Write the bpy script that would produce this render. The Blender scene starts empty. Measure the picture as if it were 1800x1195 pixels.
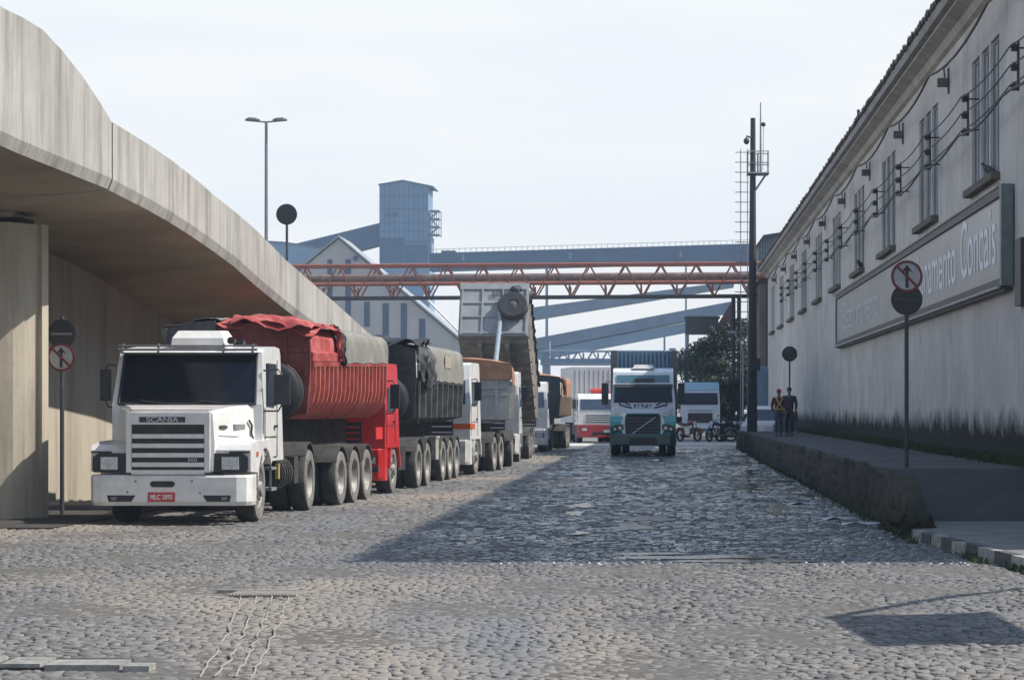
import bpy, bmesh, math, random
import numpy as np
from mathutils import Vector, Matrix
R = math.radians
random.seed(7)
S = bpy.context.scene
# ---------------------------------------------------------------- camera, sky, sun, exposure
F, CX, CY, H = 4200.0, 1165.0, 720.0, 1.72
cd = bpy.data.cameras.new('camera'); cam = bpy.data.objects.new('camera', cd); S.collection.objects.link(cam)
cam.location = (0, 0, H); cam.rotation_euler = (R(90), 0, 0)
cd.sensor_width = 36; cd.lens = F / 1800 * 36
cd.shift_x = -(CX - 900) / 1800; cd.shift_y = (CY - 597.5) / 1800
cd.clip_start = .5; cd.clip_end = 6000
S.camera = cam
SUN_DIR = Vector((1.0, .005, 1.10)).normalized()
el = math.asin(SUN_DIR.z)
w = bpy.data.worlds.new('World'); S.world = w; w.use_nodes = True
nt = w.node_tree; nt.nodes.clear()
out = nt.nodes.new('ShaderNodeOutputWorld'); bg = nt.nodes.new('ShaderNodeBackground')
sky = nt.nodes.new('ShaderNodeTexSky'); sky.sky_type = 'NISHITA'; sky.sun_disc = False
sky.sun_elevation = el; sky.sun_rotation = math.atan2(SUN_DIR.x, SUN_DIR.y)
sky.air_density = 1.6; sky.dust_density = 1.0; sky.ozone_density = 4.0; sky.altitude = 0
tc = nt.nodes.new('ShaderNodeTexCoord'); mp = nt.nodes.new('ShaderNodeMapping'); mp.inputs['Scale'].default_value = (1.2, 1.2, 5)
cn = nt.nodes.new('ShaderNodeTexNoise'); cn.inputs['Scale'].default_value = 3.2; cn.inputs['Detail'].default_value = 7
cr = nt.nodes.new('ShaderNodeValToRGB'); cr.color_ramp.elements[0].position = .38; cr.color_ramp.elements[1].position = .68
cr.color_ramp.elements[0].color = (.02, .02, .02, 1); cr.color_ramp.elements[1].color = (.16, .16, .16, 1)
mx = nt.nodes.new('ShaderNodeMix'); mx.data_type = 'RGBA'
mx.inputs[7].default_value = (6.75, 6.8, 6.9, 1)        # thin white cloud veil
L = nt.links.new
L(tc.outputs['Generated'], mp.inputs[0]); L(mp.outputs[0], cn.inputs['Vector']); L(cn.outputs[0], cr.inputs[0])
sp_ = nt.nodes.new('ShaderNodeSeparateXYZ'); L(tc.outputs['Generated'], sp_.inputs[0])
hr = nt.nodes.new('ShaderNodeMapRange'); hr.interpolation_type = 'SMOOTHSTEP'; hr.inputs[1].default_value = .12; hr.inputs[2].default_value = .42; hr.inputs[3].default_value = .93; hr.inputs[4].default_value = 0.0
L(sp_.outputs[2], hr.inputs[0])
mm_ = nt.nodes.new('ShaderNodeMath'); mm_.operation = 'MAXIMUM'; L(cr.outputs[0], mm_.inputs[0]); L(hr.outputs[0], mm_.inputs[1])
vc = nt.nodes.new('ShaderNodeTexNoise'); vc.inputs['Scale'].default_value = 5; vc.inputs['Detail'].default_value = 6
mp2 = nt.nodes.new('ShaderNodeMapping'); mp2.inputs['Scale'].default_value = (1.5, 1.5, 9); L(tc.outputs['Generated'], mp2.inputs[0]); L(mp2.outputs[0], vc.inputs['Vector'])
vr = nt.nodes.new('ShaderNodeValToRGB'); vr.color_ramp.elements[0].position = .38; vr.color_ramp.elements[1].position = .62
vr.color_ramp.elements[0].color = (.93, .95, .985, 1); vr.color_ramp.elements[1].color = (1, .995, .985, 1); L(vc.outputs[0], vr.inputs[0])
vm = nt.nodes.new('ShaderNodeMix'); vm.data_type = 'RGBA'; vm.blend_type = 'MULTIPLY'; vm.inputs[0].default_value = 1; vm.inputs[6].default_value = (6.15, 6.15, 6.15, 1); L(vr.outputs[0], vm.inputs[7]); L(vm.outputs[2], mx.inputs[7])
L(mm_.outputs[0], mx.inputs[0]); L(sky.outputs[0], mx.inputs[6]); L(mx.outputs[2], bg.inputs[0]); bg.inputs[1].default_value = .135
L(bg.outputs[0], out.inputs[0])
sl = bpy.data.lights.new('sun', 'SUN'); sl.energy = 5.0; sl.angle = R(.5); sl.color = (1, .945, .86)
so = bpy.data.objects.new('sun', sl); S.collection.objects.link(so); so.rotation_euler = SUN_DIR.to_track_quat('Z', 'Y').to_euler()
so.location = (40, 0, 60)
S.view_settings.view_transform = 'Standard'; S.view_settings.look = 'None'; S.view_settings.exposure = .32; S.view_settings.gamma = 1

# ---------------------------------------------------------------- helpers
def px(x, Y): return (x - CX) * Y / F                 # image column -> X at depth Y
def pz(y, Y): return H - (y - CY) * Y / F
def rgb(h): return tuple(((int(h[i:i+2], 16) / 255) ** 2.2) for i in (0, 2, 4)) + (1,)
MATS = {}
def mat(name, c, c2=None, rough=.6, metal=0, scale=4, stretch=(1, 1, 1), bump=0, bscale=30, amount=.5, spec=.5, coat=0, dirt=None, dirt_amt=.5, dirt_scale=2.0, emit=0):
    if name in MATS: return MATS[name]
    m = bpy.data.materials.new(name); m.use_nodes = True; t = m.node_tree; p = t.nodes['Principled BSDF']
    p.inputs['Roughness'].default_value = rough; p.inputs['Metallic'].default_value = metal
    p.inputs['Specular IOR Level'].default_value = spec; p.inputs['Coat Weight'].default_value = coat; p.inputs['Coat Roughness'].default_value = .15
    c = tuple(c[:3]) + (1,); c2 = tuple((c2 or [v * .75 for v in c])[:3]) + (1,)
    tc = t.nodes.new('ShaderNodeTexCoord'); mp = t.nodes.new('ShaderNodeMapping'); mp.inputs['Scale'].default_value = stretch
    n = t.nodes.new('ShaderNodeTexNoise'); n.inputs['Scale'].default_value = scale; n.inputs['Detail'].default_value = 8; n.inputs['Roughness'].default_value = .65
    r = t.nodes.new('ShaderNodeValToRGB'); r.color_ramp.elements[0].position = .5 - .28 * amount; r.color_ramp.elements[1].position = .5 + .28 * amount
    r.color_ramp.elements[0].color = c2; r.color_ramp.elements[1].color = c
    l = t.links.new; l(tc.outputs['Object'], mp.inputs[0]); l(mp.outputs[0], n.inputs['Vector']); l(n.outputs[0], r.inputs[0])
    col = r.outputs[0]
    if dirt:
        n2 = t.nodes.new('ShaderNodeTexNoise'); n2.inputs['Scale'].default_value = dirt_scale; n2.inputs['Detail'].default_value = 9; n2.inputs['Roughness'].default_value = .7
        l(tc.outputs['Object'], n2.inputs['Vector'])
        r2 = t.nodes.new('ShaderNodeMapRange'); r2.inputs[1].default_value = .45; r2.inputs[2].default_value = .75; r2.inputs[4].default_value = dirt_amt
        l(n2.outputs[0], r2.inputs[0])
        mm = t.nodes.new('ShaderNodeMix'); mm.data_type = 'RGBA'; mm.inputs[7].default_value = tuple(dirt[:3]) + (1,)
        l(r2.outputs[0], mm.inputs[0]); l(col, mm.inputs[6]); col = mm.outputs[2]
    l(col, p.inputs['Base Color'])
    if bump:
        b = t.nodes.new('ShaderNodeBump'); b.inputs['Strength'].default_value = bump; b.inputs['Distance'].default_value = .02
        n3 = t.nodes.new('ShaderNodeTexNoise'); n3.inputs['Scale'].default_value = bscale; n3.inputs['Detail'].default_value = 6
        l(mp.outputs[0], n3.inputs['Vector']); l(n3.outputs[0], b.inputs['Height']); l(b.outputs[0], p.inputs['Normal'])
    MATS[name] = m; return m

class MB:
    def __init__(s, T=None): s.bm = bmesh.new(); s.T = T
    def poly(s, pts):
        vs = [s.bm.verts.new(p) for p in pts]
        return s.bm.faces.new(vs)
    def box(s, x0, x1, y0, y1, z0, z1, T=None):
        P = [Vector((x, y, z)) for z in (z0, z1) for y in (y0, y1) for x in (x0, x1)]
        if T: P = [T @ p for p in P]
        v = [s.bm.verts.new(p) for p in P]
        for f in ((0, 2, 3, 1), (4, 5, 7, 6), (0, 1, 5, 4), (2, 6, 7, 3), (0, 4, 6, 2), (1, 3, 7, 5)): s.bm.faces.new([v[i] for i in f])
        return s
    def prism(s, pts, axis, a0, a1):
        def mk(u, v, a): return {'x': (a, u, v), 'y': (u, a, v), 'z': (u, v, a)}[axis]
        A = [s.bm.verts.new(mk(u, v, a0)) for u, v in pts]; B = [s.bm.verts.new(mk(u, v, a1)) for u, v in pts]
        n = len(pts)
        s.bm.faces.new(A); s.bm.faces.new(B[::-1])
        for i in range(n): s.bm.faces.new([A[i], A[(i + 1) % n], B[(i + 1) % n], B[i]])
        return s
    def loft(s, rings, caps=True, closed=True):
        V = [[s.bm.verts.new(p) for p in r] for r in rings]; n = len(V[0])
        for a, b in zip(V, V[1:]):
            for i in range(n if closed else n - 1): s.bm.faces.new([a[i], a[(i + 1) % n], b[(i + 1) % n], b[i]])
        if caps and closed: s.bm.faces.new(V[0][::-1]); s.bm.faces.new(V[-1])
        return s
    def tube(s, path, r, n=8, r1=None):
        P = [Vector(p) for p in path]; rings = []
        for i, p in enumerate(P):
            d = (P[min(i + 1, len(P) - 1)] - P[max(i - 1, 0)]).normalized()
            u = d.orthogonal().normalized() if i == 0 else (u - d * u.dot(d)).normalized(); v = d.cross(u)
            rr = r + ((r1 - r) * i / (len(P) - 1) if r1 is not None else 0)
            rings.append([p + (u * math.cos(2 * math.pi * k / n) + v * math.sin(2 * math.pi * k / n)) * rr for k in range(n)])
        return s.loft(rings)
    def lathe(s, c, prof, axis='x', n=24):   # prof: (a along axis, r)
        rings = []
        for a, r in prof:
            ring = []
            for k in range(n):
                t = 2 * math.pi * k / n; u, v = r * math.cos(t), r * math.sin(t)
                ring.append(Vector(c) + Vector({'x': (a, u, v), 'y': (u, a, v), 'z': (u, v, a)}[axis]))
            rings.append(ring)
        if len(prof) > 4 and prof[0][1] > .15 and prof[-1][1] > .15: return s.loft(rings + [[p.copy() for p in rings[0]]], caps=False)   # hollow ring
        return s.loft(rings)
    def ball(s, c, rx, ry=None, rz=None, n=10):
        ry = ry or rx; rz = rz or rx; c = Vector(c); rings = []
        for i in range(1, n):
            a = math.pi * i / n; rings.append([c + Vector((rx * math.sin(a) * math.cos(2 * math.pi * k / n), ry * math.sin(a) * math.sin(2 * math.pi * k / n), -rz * math.cos(a))) for k in range(n)])
        return s.loft(rings)
    def build(s, name, m, parent=None, bevel=0, smooth=False, seg=2, sub=0):
        if bevel:
            es = [e for e in s.bm.edges if len(e.link_faces) == 2 and e.calc_face_angle(0) > .5]
            bmesh.ops.bevel(s.bm, geom=es, offset=bevel, segments=seg, affect='EDGES', profile=.5, clamp_overlap=True)
        if s.T: s.bm.transform(s.T)
        bmesh.ops.recalc_face_normals(s.bm, faces=s.bm.faces)
        me = bpy.data.meshes.new(name); s.bm.to_mesh(me); s.bm.free()
        if smooth:
            me.polygons.foreach_set('use_smooth', [True] * len(me.polygons))
            try: me.set_sharp_from_angle(angle=R(40))
            except Exception: pass
        o = bpy.data.objects.new(name, me); me.materials.append(m); S.collection.objects.link(o)
        if parent: o.parent = parent
        return o
def tag(o, label, cat, group=None, kind=None):
    if label: o['label'] = label
    if cat: o['category'] = cat
    if group: o['group'] = group
    if kind: o['kind'] = kind
    return o
def struct(o): o['kind'] = 'structure'; return o
def thing(name, label, cat, loc=(0, 0, 0), rz=0, group=None):
    o = bpy.data.objects.new(name, None); S.collection.objects.link(o); o.location = loc; o.rotation_euler = (0, 0, rz)
    return tag(o, label, cat, group)
def copy_tree(o, parent=None):
    c = o.copy(); S.collection.objects.link(c)
    if parent: c.parent = parent
    for ch in list(o.children): copy_tree(ch, c)
    return c
def TR(x, y, z=0, a=0): return Matrix.Translation((x, y, z)) @ Matrix.Rotation(a, 4, 'Z')
def text(s, name, size, m, parent, loc, rot, sx=1, ext=.004, bold=0, label=None, T=None):
    cu = bpy.data.curves.new(name, 'FONT'); cu.body = s; cu.size = size; cu.extrude = ext; cu.align_x = 'CENTER'; cu.align_y = 'CENTER'; cu.offset = bold
    o = bpy.data.objects.new(name, cu); S.collection.objects.link(o)
    bpy.context.view_layer.update()
    me = bpy.data.meshes.new_from_object(o.evaluated_get(bpy.context.evaluated_depsgraph_get()))
    bpy.data.objects.remove(o); 
    M = Matrix.Translation(loc) @ rot.to_4x4() @ Matrix.Diagonal((sx, 1, 1, 1))
    if T: M = T @ M
    me.transform(M)
    me.materials.clear(); me.materials.append(m)
    o = bpy.data.objects.new(name, me); S.collection.objects.link(o); o.parent = parent
    return o
from mathutils import Euler
FRONT = Euler((R(90), 0, 0)).to_matrix()      # text readable from the camera (-Y side)

# ---------------------------------------------------------------- materials
dust = (.30, .26, .21)
M_white = mat('white_paint', (.76, .75, .73), (.64, .63, .61), rough=.35, coat=.4, scale=3, dirt=(.36, .32, .27), dirt_amt=.42, dirt_scale=3.5)
M_red = mat('red_paint', (.60, .035, .03), (.42, .03, .025), rough=.5, scale=3, dirt=(.45, .16, .12), dirt_amt=.35)
M_redrib = mat('sunlit_rib_red', (.62, .17, .12), (.45, .08, .055), rough=.6, scale=5, dirt=(.5, .3, .25), dirt_amt=.4)  # ribs painted lighter to read as sunlit against the body
M_redbox = mat('worn_red_shade', (.30, .03, .02), (.17, .015, .012), rough=.65, scale=2.5, dirt=(.42, .24, .2), dirt_amt=.55, bump=.3)  # worn red, darkened as the shade between the ribs
M_redtarp = mat('red_tarp', (.42, .065, .06), (.26, .028, .028), rough=.75, scale=2, bump=.5, bscale=9, dirt=(.6, .36, .32), dirt_amt=.4)
M_black = mat('black_plastic', (.014, .014, .016), (.03, .03, .032), rough=.55, scale=6)
M_blacksteel = mat('black_steel', (.03, .032, .036), (.012, .012, .014), rough=.6, scale=3, dirt=(.13, .12, .11), dirt_amt=.4)
M_tyre = mat('tyre_rubber', (.035, .034, .033), (.018, .018, .018), rough=.85, scale=5, dirt=(.13, .12, .105), dirt_amt=.5, dirt_scale=3)
M_sidewall = mat('dusty_lit_sidewall', (.20, .19, .175), (.10, .095, .09), rough=.85, scale=6, dirt=(.28, .26, .23), dirt_amt=.4)  # dusty grey, lightened for the sun falling on the sidewalls
M_rim = mat('dusty_rim', (.33, .32, .30), (.16, .15, .14), rough=.6, metal=.2, scale=6)
M_chassis = mat('greasy_chassis', (.045, .042, .04), (.02, .02, .02), rough=.75, scale=5, dirt=(.16, .14, .12), dirt_amt=.5)
M_guard = mat('grey_mudguard', (.055, .052, .05), (.022, .021, .02), rough=.7, scale=5, dirt=(.17, .155, .135), dirt_amt=.45)
M_glass = mat('dark_glass', (.006, .008, .014), (.010, .012, .02), rough=.05, spec=.35, scale=1)
M_glass2 = mat('sky_tinted_glass', (.03, .05, .08), (.05, .07, .11), rough=.1, spec=.8, scale=1)
M_lens = mat('lamp_lens', (.62, .64, .66), (.4, .42, .44), rough=.12, scale=30, spec=.8)
M_orange = mat('orange_lens', (.7, .12, .02), rough=.3)
M_chrome = mat('dull_metal', (.5, .5, .49), (.35, .35, .35), rough=.35, metal=.7, scale=8)
M_tarpgrey = mat('grey_tarp', (.235, .23, .205), (.155, .152, .14), rough=.85, scale=2.2, stretch=(1, 1, .5), bump=.35, bscale=5, dirt=(.3, .27, .22), dirt_amt=.4)
M_tarpblack = mat('black_tarp', (.02, .021, .024), (.05, .05, .054), rough=.6, scale=3, bump=.6, bscale=6)
M_tarpbrown = mat('brown_tarp', (.40, .21, .12), (.27, .13, .075), rough=.85, scale=2, bump=.4, bscale=6)
M_tarpnavy = mat('navy_tarp', (.03, .035, .05), (.015, .018, .03), rough=.7, scale=2, bump=.4, bscale=6)
M_plate = mat('red_plate', (.55, .04, .05), rough=.4)
M_letter = mat('white_lettering', (.75, .75, .75), rough=.4)
M_darkblue = mat('dark_badge', (.02, .03, .06), rough=.4)
M_grey = mat('grey_steel', (.22, .225, .23), (.13, .13, .135), rough=.6, scale=5, dirt=(.3, .27, .23), dirt_amt=.4)
M_paleblue = mat('pale_blue_paint', (.42, .52, .60), (.33, .42, .5), rough=.4, coat=.2, scale=2)
M_dirtsteel = mat('dusty_grey_steel', (.34, .33, .31), (.2, .19, .17), rough=.75, scale=2, dirt=(.42, .38, .32), dirt_amt=.6)
M_under = mat('dusty_brown_steel', (.27, .24, .205), (.17, .15, .13), rough=.85, scale=2, dirt=(.38, .34, .28), dirt_amt=.5)

def concrete(name, c1, c2, stain, moss=None, moss_z=0, streak=1.0, bump=.25, board=0, thr=(.5, .78)):
    m = bpy.data.materials.new(name); m.use_nodes = True; t = m.node_tree; p = t.nodes['Principled BSDF']; l = t.links.new
    p.inputs['Roughness'].default_value = .9; p.inputs['Specular IOR Level'].default_value = .25
    N = t.nodes.new; tc = N('ShaderNodeTexCoord')
    def noise(scale, st, det=8, ro=.6):
        mp = N('ShaderNodeMapping'); mp.inputs['Scale'].default_value = st; l(tc.outputs['Object'], mp.inputs[0])
        n = N('ShaderNodeTexNoise'); n.inputs['Scale'].default_value = scale; n.inputs['Detail'].default_value = det; n.inputs['Roughness'].default_value = ro
        l(mp.outputs[0], n.inputs['Vector']); return n.outputs[0]
    def rng(s, a, b, c=0, d=1):
        r = N('ShaderNodeMapRange'); r.inputs[1].default_value = a; r.inputs[2].default_value = b; r.inputs[3].default_value = c; r.inputs[4].default_value = d
        l(s, r.inputs[0]); return r.outputs[0]
    def mix(f, a, b):
        x = N('ShaderNodeMix'); x.data_type = 'RGBA'; l(f, x.inputs[0])
        for s, v in ((6, a), (7, b)):
            if isinstance(v, tuple): x.inputs[s].default_value = v[:3] + (1,)
            else: l(v, x.inputs[s])
        return x.outputs[2]
    col = mix(rng(noise(.5, (1, 1, 1)), .35, .65), c1, c2)
    if moss: col = mix(rng(noise(.9, (1, 1, .8), 9, .75), .56, .66, 0, .55), col, tuple(v * 1.25 for v in stain))
    col = mix(rng(noise(1.6, (1, 1, .12), 10, .7), thr[0], thr[1], 0, min(1, .75 * streak)), col, stain)
    col = mix(rng(noise(5, (1, 1, .06), 6, .7), .52, .8, 0, .5 * streak), col, tuple(v * .8 for v in stain))
    col = mix(rng(noise(4, (1, 1, .1), 6, .7), .62, .8, 0, .45 * streak), col, tuple(min(1, v * 1.45) for v in c1))
    if moss:
        sx = N('ShaderNodeSeparateXYZ'); l(tc.outputs['Object'], sx.inputs[0])
        ad = N('ShaderNodeMath'); ad.operation = 'MULTIPLY_ADD'; l(noise(1.3, (1, 1, .8), 10, .75), ad.inputs[0]); ad.inputs[1].default_value = -1.5; l(sx.outputs[2], ad.inputs[2])
        f = rng(ad.outputs[0], moss_z - .75 - .22, moss_z - .75 + .22, 1, 0)
        mc = mix(rng(noise(3, (1, 1, 1)), .4, .65), moss, tuple(v * .45 for v in moss))
        col = mix(f, col, mc)
    l(col, p.inputs['Base Color'])
    b = N('ShaderNodeBump'); b.inputs['Strength'].default_value = bump; b.inputs['Distance'].default_value = .03
    l(noise(9, (1, 1, 1), 10, .7), b.inputs['Height']); l(b.outputs[0], p.inputs['Normal'])
    return m
M_conc = concrete('overpass_concrete', (.42, .40, .365), (.31, .295, .27), (.12, .115, .105), streak=1.15, thr=(.47, .72))
M_conc2 = concrete('abutment_concrete', (.46, .41, .33), (.38, .34, .27), (.20, .175, .145), streak=1.0, thr=(.48, .72))
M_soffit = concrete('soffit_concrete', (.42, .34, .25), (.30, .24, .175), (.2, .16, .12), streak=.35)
M_wall = concrete('stained_stucco', (.66, .625, .59), (.51, .485, .46), (.25, .24, .23), moss=(.018, .020, .012), moss_z=1.50, streak=.65, bump=.15)
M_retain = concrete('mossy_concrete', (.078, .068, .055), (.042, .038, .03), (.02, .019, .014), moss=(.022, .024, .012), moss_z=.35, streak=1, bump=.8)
M_cornice = concrete('cornice_plaster', (.5, .47, .43), (.36, .34, .31), (.16, .15, .135), streak=1)
# ---------------------------------------------------------------- road
def road_mat(name, cobble_bump):
    m = bpy.data.materials.new(name); m.use_nodes = True; t = m.node_tree; p = t.nodes['Principled BSDF']; l = t.links.new; N = t.nodes.new
    tc = N('ShaderNodeTexCoord')
    def noise(scale, st=(1, 1, 1), det=6, ro=.6, off=(0, 0, 0)):
        mp = N('ShaderNodeMapping'); mp.inputs['Scale'].default_value = st; mp.inputs['Location'].default_value = off; l(tc.outputs['Object'], mp.inputs[0])
        n = N('ShaderNodeTexNoise'); n.inputs['Scale'].default_value = scale; n.inputs['Detail'].default_value = det; n.inputs['Roughness'].default_value = ro
        l(mp.outputs[0], n.inputs['Vector']); return n.outputs[0]
    def rng(s, a, b, c=0, d=1):
        r = N('ShaderNodeMapRange'); r.inputs[1].default_value = a; r.inputs[2].default_value = b; r.inputs[3].default_value = c; r.inputs[4].default_value = d
        r.interpolation_type = 'SMOOTHSTEP'; l(s, r.inputs[0]); return r.outputs[0]
    def mix(f, a, b):
        x = N('ShaderNodeMix'); x.data_type = 'RGBA'
        if isinstance(f, float): x.inputs[0].default_value = f
        else: l(f, x.inputs[0])
        for s, v in ((6, a), (7, b)):
            if isinstance(v, tuple): x.inputs[s].default_value = v[:3] + (1,)
            else: l(v, x.inputs[s])
        return x.outputs[2]
    def mul(a, b):
        x = N('ShaderNodeMath'); x.operation = 'MULTIPLY'; l(a, x.inputs[0]); l(b, x.inputs[1]); return x.outputs[0]
    def mx_(a, b):
        x = N('ShaderNodeMath'); x.operation = 'MAXIMUM'; l(a, x.inputs[0]); l(b, x.inputs[1]); return x.outputs[0]
    sx = N('ShaderNodeSeparateXYZ'); l(tc.outputs['Object'], sx.inputs[0])
    stone_a, stone_b = (.185, .176, .166), (.088, .087, .089)
    at = N('ShaderNodeAttribute'); at.attribute_name = 'tint'
    if cobble_bump: f = rng(noise(9, (1, .6, 1), 3), .35, .65)
    else: f = at.outputs['Fac']
    col = mix(f, stone_b, stone_a)
    col = mix(rng(noise(26, (1, 1, 1), 6, .8), .56, .70, 0, .75), col, (.06, .056, .052))
    col = mix(rng(noise(21, (1, 1, 1), 6, .8, (7, 2, 1)), .58, .72, 0, .7), col, (.36, .345, .32))  # pale speckle coloured in as glints off the stones
    sand = mul(rng(noise(.11, (1, .7, 1), 5, .55, (3, 1, 0)), .46, .62), rng(noise(14, (1, 1, 1), 4), .25, .6, .55, 1))
    col = mix(sand, col, (.26, .225, .185))
    # tyre-polished lanes: darker, cooler
    lane = mul(rng(noise(.16, (1.6, .25, 1), 4, .6, (9, 0, 0)), .48, .66), rng(sx.outputs[0], -9, -6))
    col = mix(lane, col, (.135, .14, .15))
    # damp ground by the long wall
    wy = mul(rng(sx.outputs[1], 25.5, 27.5), rng(sx.outputs[1], 116, 108)); wx = mul(rng(sx.outputs[0], -4.2, -2.6), rng(noise(.5, (1, .3, 1), 5), .2, .42))
    wet = mul(wx, wy)
    col = mix(mul(wet, rng(noise(.9, (1, .5, 1), 4), .3, .6, .55, .95)), col, (.05, .055, .062))
    pud = mul(wet, rng(noise(.8, (.8, .35, 1), 6, .7, (1.3, .6, 0)), .50, .57))
    # pale strip painted as sunlight falling across the far end
    sun_strip = mul(rng(sx.outputs[1], 113.6, 114.2), rng(sx.outputs[1], 128, 127))
    col = mix(sun_strip, col, (.5, .48, .44))
    l(col, p.inputs['Base Color'])
    rr = rng(wet, 0, 1, .85, .30)
    x = N('ShaderNodeMix'); x.data_type = 'FLOAT'; l(pud, x.inputs[0]); l(rr, x.inputs[2]); x.inputs[3].default_value = .10; l(x.outputs[0], p.inputs['Roughness'])
    p.inputs['Specular IOR Level'].default_value = .5
    b = N('ShaderNodeBump'); b.inputs['Distance'].default_value = .02; b.inputs['Strength'].default_value = .35
    l(noise(38, (1, 1, 1), 5, .65), b.inputs['Height'])
    if cobble_bump:
        b2 = N('ShaderNodeBump'); b2.inputs['Distance'].default_value = .05; b2.inputs['Strength'].default_value = .5
        l(noise(5, (1, .8, 1), 3), b2.inputs['Height']); l(b.outputs[0], b2.inputs['Normal']); l(b2.outputs[0], p.inputs['Normal'])
    else: l(b.outputs[0], p.inputs['Normal'])
    return m
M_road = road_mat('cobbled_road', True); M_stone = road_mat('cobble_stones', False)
g = MB(); N_ = 24
g.poly([(-900, -30, -.012), (900, -30, -.012), (900, 3000, -.012), (-900, 3000, -.012)])
struct(g.build('ground', mat('dirt_ground', (.2, .185, .16), (.14, .13, .115), rough=.95, scale=.3)))
g = MB(); g.poly([(-16, 0, 0.003), (3.6, 0, 0.003), (3.6, 106, 0.003), (-16, 106, 0.003)]); struct(g.build('joint_sand', mat('joint_sand', (.13, .12, .105), (.06, .056, .05), rough=.95, scale=12)))
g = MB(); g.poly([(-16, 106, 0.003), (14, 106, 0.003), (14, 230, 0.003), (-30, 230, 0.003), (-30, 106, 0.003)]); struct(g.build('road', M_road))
g = MB(); g.poly([(3.6, 0, -.008), (6.2, 0, -.008), (6.2, 30, -.008), (3.6, 30, -.008)]); struct(g.build('joint_sand', MATS['joint_sand']))
# stones: one sheet of individually tilted setts
rng_ = np.random.default_rng(3); V = []; tint = []
Y = 14.5; row = 0
while Y < 106:
    sz = .80 if Y < 30 else (1.1 if Y < 42 else (1.5 if Y < 62 else 2.3)); dy = .105 * sz
    x0 = max(-15.5, -CX / F * Y - 1.0); x1 = min(3.7, (1800 - CX) / F * Y + 1.0)
    x = x0 - rng_.random() * .17; amp_ = rng_.normal(0, .006)
    while x < x1:
        wd = rng_.uniform(.08, .175) * sz
        cx, cy = x + wd / 2, Y + .10 * math.sin(.9 * x + .31 * Y) + .05 * math.sin(2.7 * x + 1.1 * Y) + rng_.normal(0, .006) + rng_.normal(0, .010) * sz
        V.append((cx, cy, wd / 2 - .006, dy / 2 - .005)); x += wd
    Y += dy; row += 1
V = np.array(V); n = len(V)
hz = .009 + rng_.normal(0, .0042, n) + .009 * np.sin(V[:, 0] * 1.9 + V[:, 1] * .7) * np.sin(V[:, 1] * 1.3)
tx, ty = rng_.normal(0, .045, n), rng_.normal(0, .055, n)
sg = np.array([(-1, -1), (1, -1), (1, 1), (-1, 1)])
P = np.zeros((n, 12, 3)); jit = rng_.normal(0, .007, (n, 4, 2))
for lvl, (sc, dz) in enumerate(((1.0, -.03), (.94, -.005), (.70, 0))):
    for k in range(4):
        q = P[:, lvl * 4 + k]
        q[:, 0] = V[:, 0] + sg[k, 0] * V[:, 2] * sc + jit[:, k, 0]; q[:, 1] = V[:, 1] + sg[k, 1] * V[:, 3] * sc + jit[:, k, 1]
        q[:, 2] = hz + dz + (0 if lvl == 0 else 1) * (tx * sg[k, 0] * V[:, 2] + ty * sg[k, 1] * V[:, 3])
fi = []
for a in (0, 4):
    for k in range(4): fi.append((a + k, a + (k + 1) % 4, a + 4 + (k + 1) % 4, a + 4 + k))
fi.append((8, 9, 10, 11)); fi = np.array(fi)
faces = (np.arange(n)[:, None, None] * 12 + fi[None]).reshape(-1, 4)
me = bpy.data.meshes.new('cobbles'); me.vertices.add(n * 12); me.vertices.foreach_set('co', P.reshape(-1))
me.loops.add(faces.size); me.loops.foreach_set('vertex_index', faces.reshape(-1).astype(np.int32))
me.polygons.add(len(faces)); me.polygons.foreach_set('loop_start', np.arange(len(faces), dtype=np.int32) * 4); me.update(calc_edges=True)
a = me.attributes.new('tint', 'FLOAT', 'POINT'); a.data.foreach_set('value', np.repeat(np.clip(rng_.normal(.5, .35, n), -.2, 1.6), 12).astype(np.float32))
me.materials.append(M_stone); o = bpy.data.objects.new('cobblestones', me); S.collection.objects.link(o); struct(o)
# old mortar ridges and a slotted drain in the near paving
M_mortar = mat('pale_mortar', (.31, .285, .25), (.2, .185, .165), rough=.9, scale=20)
mb = MB()
for k in range(4):
    pts = []
    for i in range(26):
        t = i / 25; yy = 722 + 320 + t * 150; Yd = 7224 / (yy - 720)
        xx = (425 + k * 28) + (-30 - 12 * k * .3) * t + (-45 + 6 * k) * t * t
        pts.append((px(xx, Yd) + rng_.normal(0, .012), Yd, .012 + rng_.normal(0, .004)))
    mb.tube(pts, .008, 5)
struct(mb.build('paving_joint', M_mortar, smooth=True))
mb = MB()
for i in range(22): X0 = px(408 + i * 5.4, 22); mb.box(X0, X0 + .014, 21.85, 22.35, .004, .035)
mb.box(px(385, 22.5), px(525, 22.5), 22.37, 22.47, 0, .035)
tag(mb.build('drain_grate', mat('worn_iron', (.3, .28, .25), (.15, .14, .13), rough=.7, scale=20)), 'slotted drain grate sunk in the cobbles of the foreground', 'drain')
# broken kerb stones at bottom left
mb = MB(); mb.box(px(-80, 16), px(215, 16), 15.75, 16.35, -.05, .022); struct(mb.build('kerb_bedding', mat('black_soil', (.02, .019, .018), (.045, .04, .036), rough=.95, scale=20)))
mb = MB()
for (xa, xb, ya, yb) in ((0, 70, 1166, 1178), (78, 210, 1170, 1180), (-60, -6, 1164, 1172), (215, 262, 1176, 1182)):
    Y0, Y1 = 7224 / (yb - 720), 7224 / (ya - 720)
    mb.box(px(xa, Y0), px(xb, Y0), Y0, Y1, -.01, .045)
struct(mb.build('broken_kerb', mat('kerb_stone', (.30, .29, .26), (.17, .16, .15), rough=.9, scale=8, bump=.5), bevel=.012))
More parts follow.
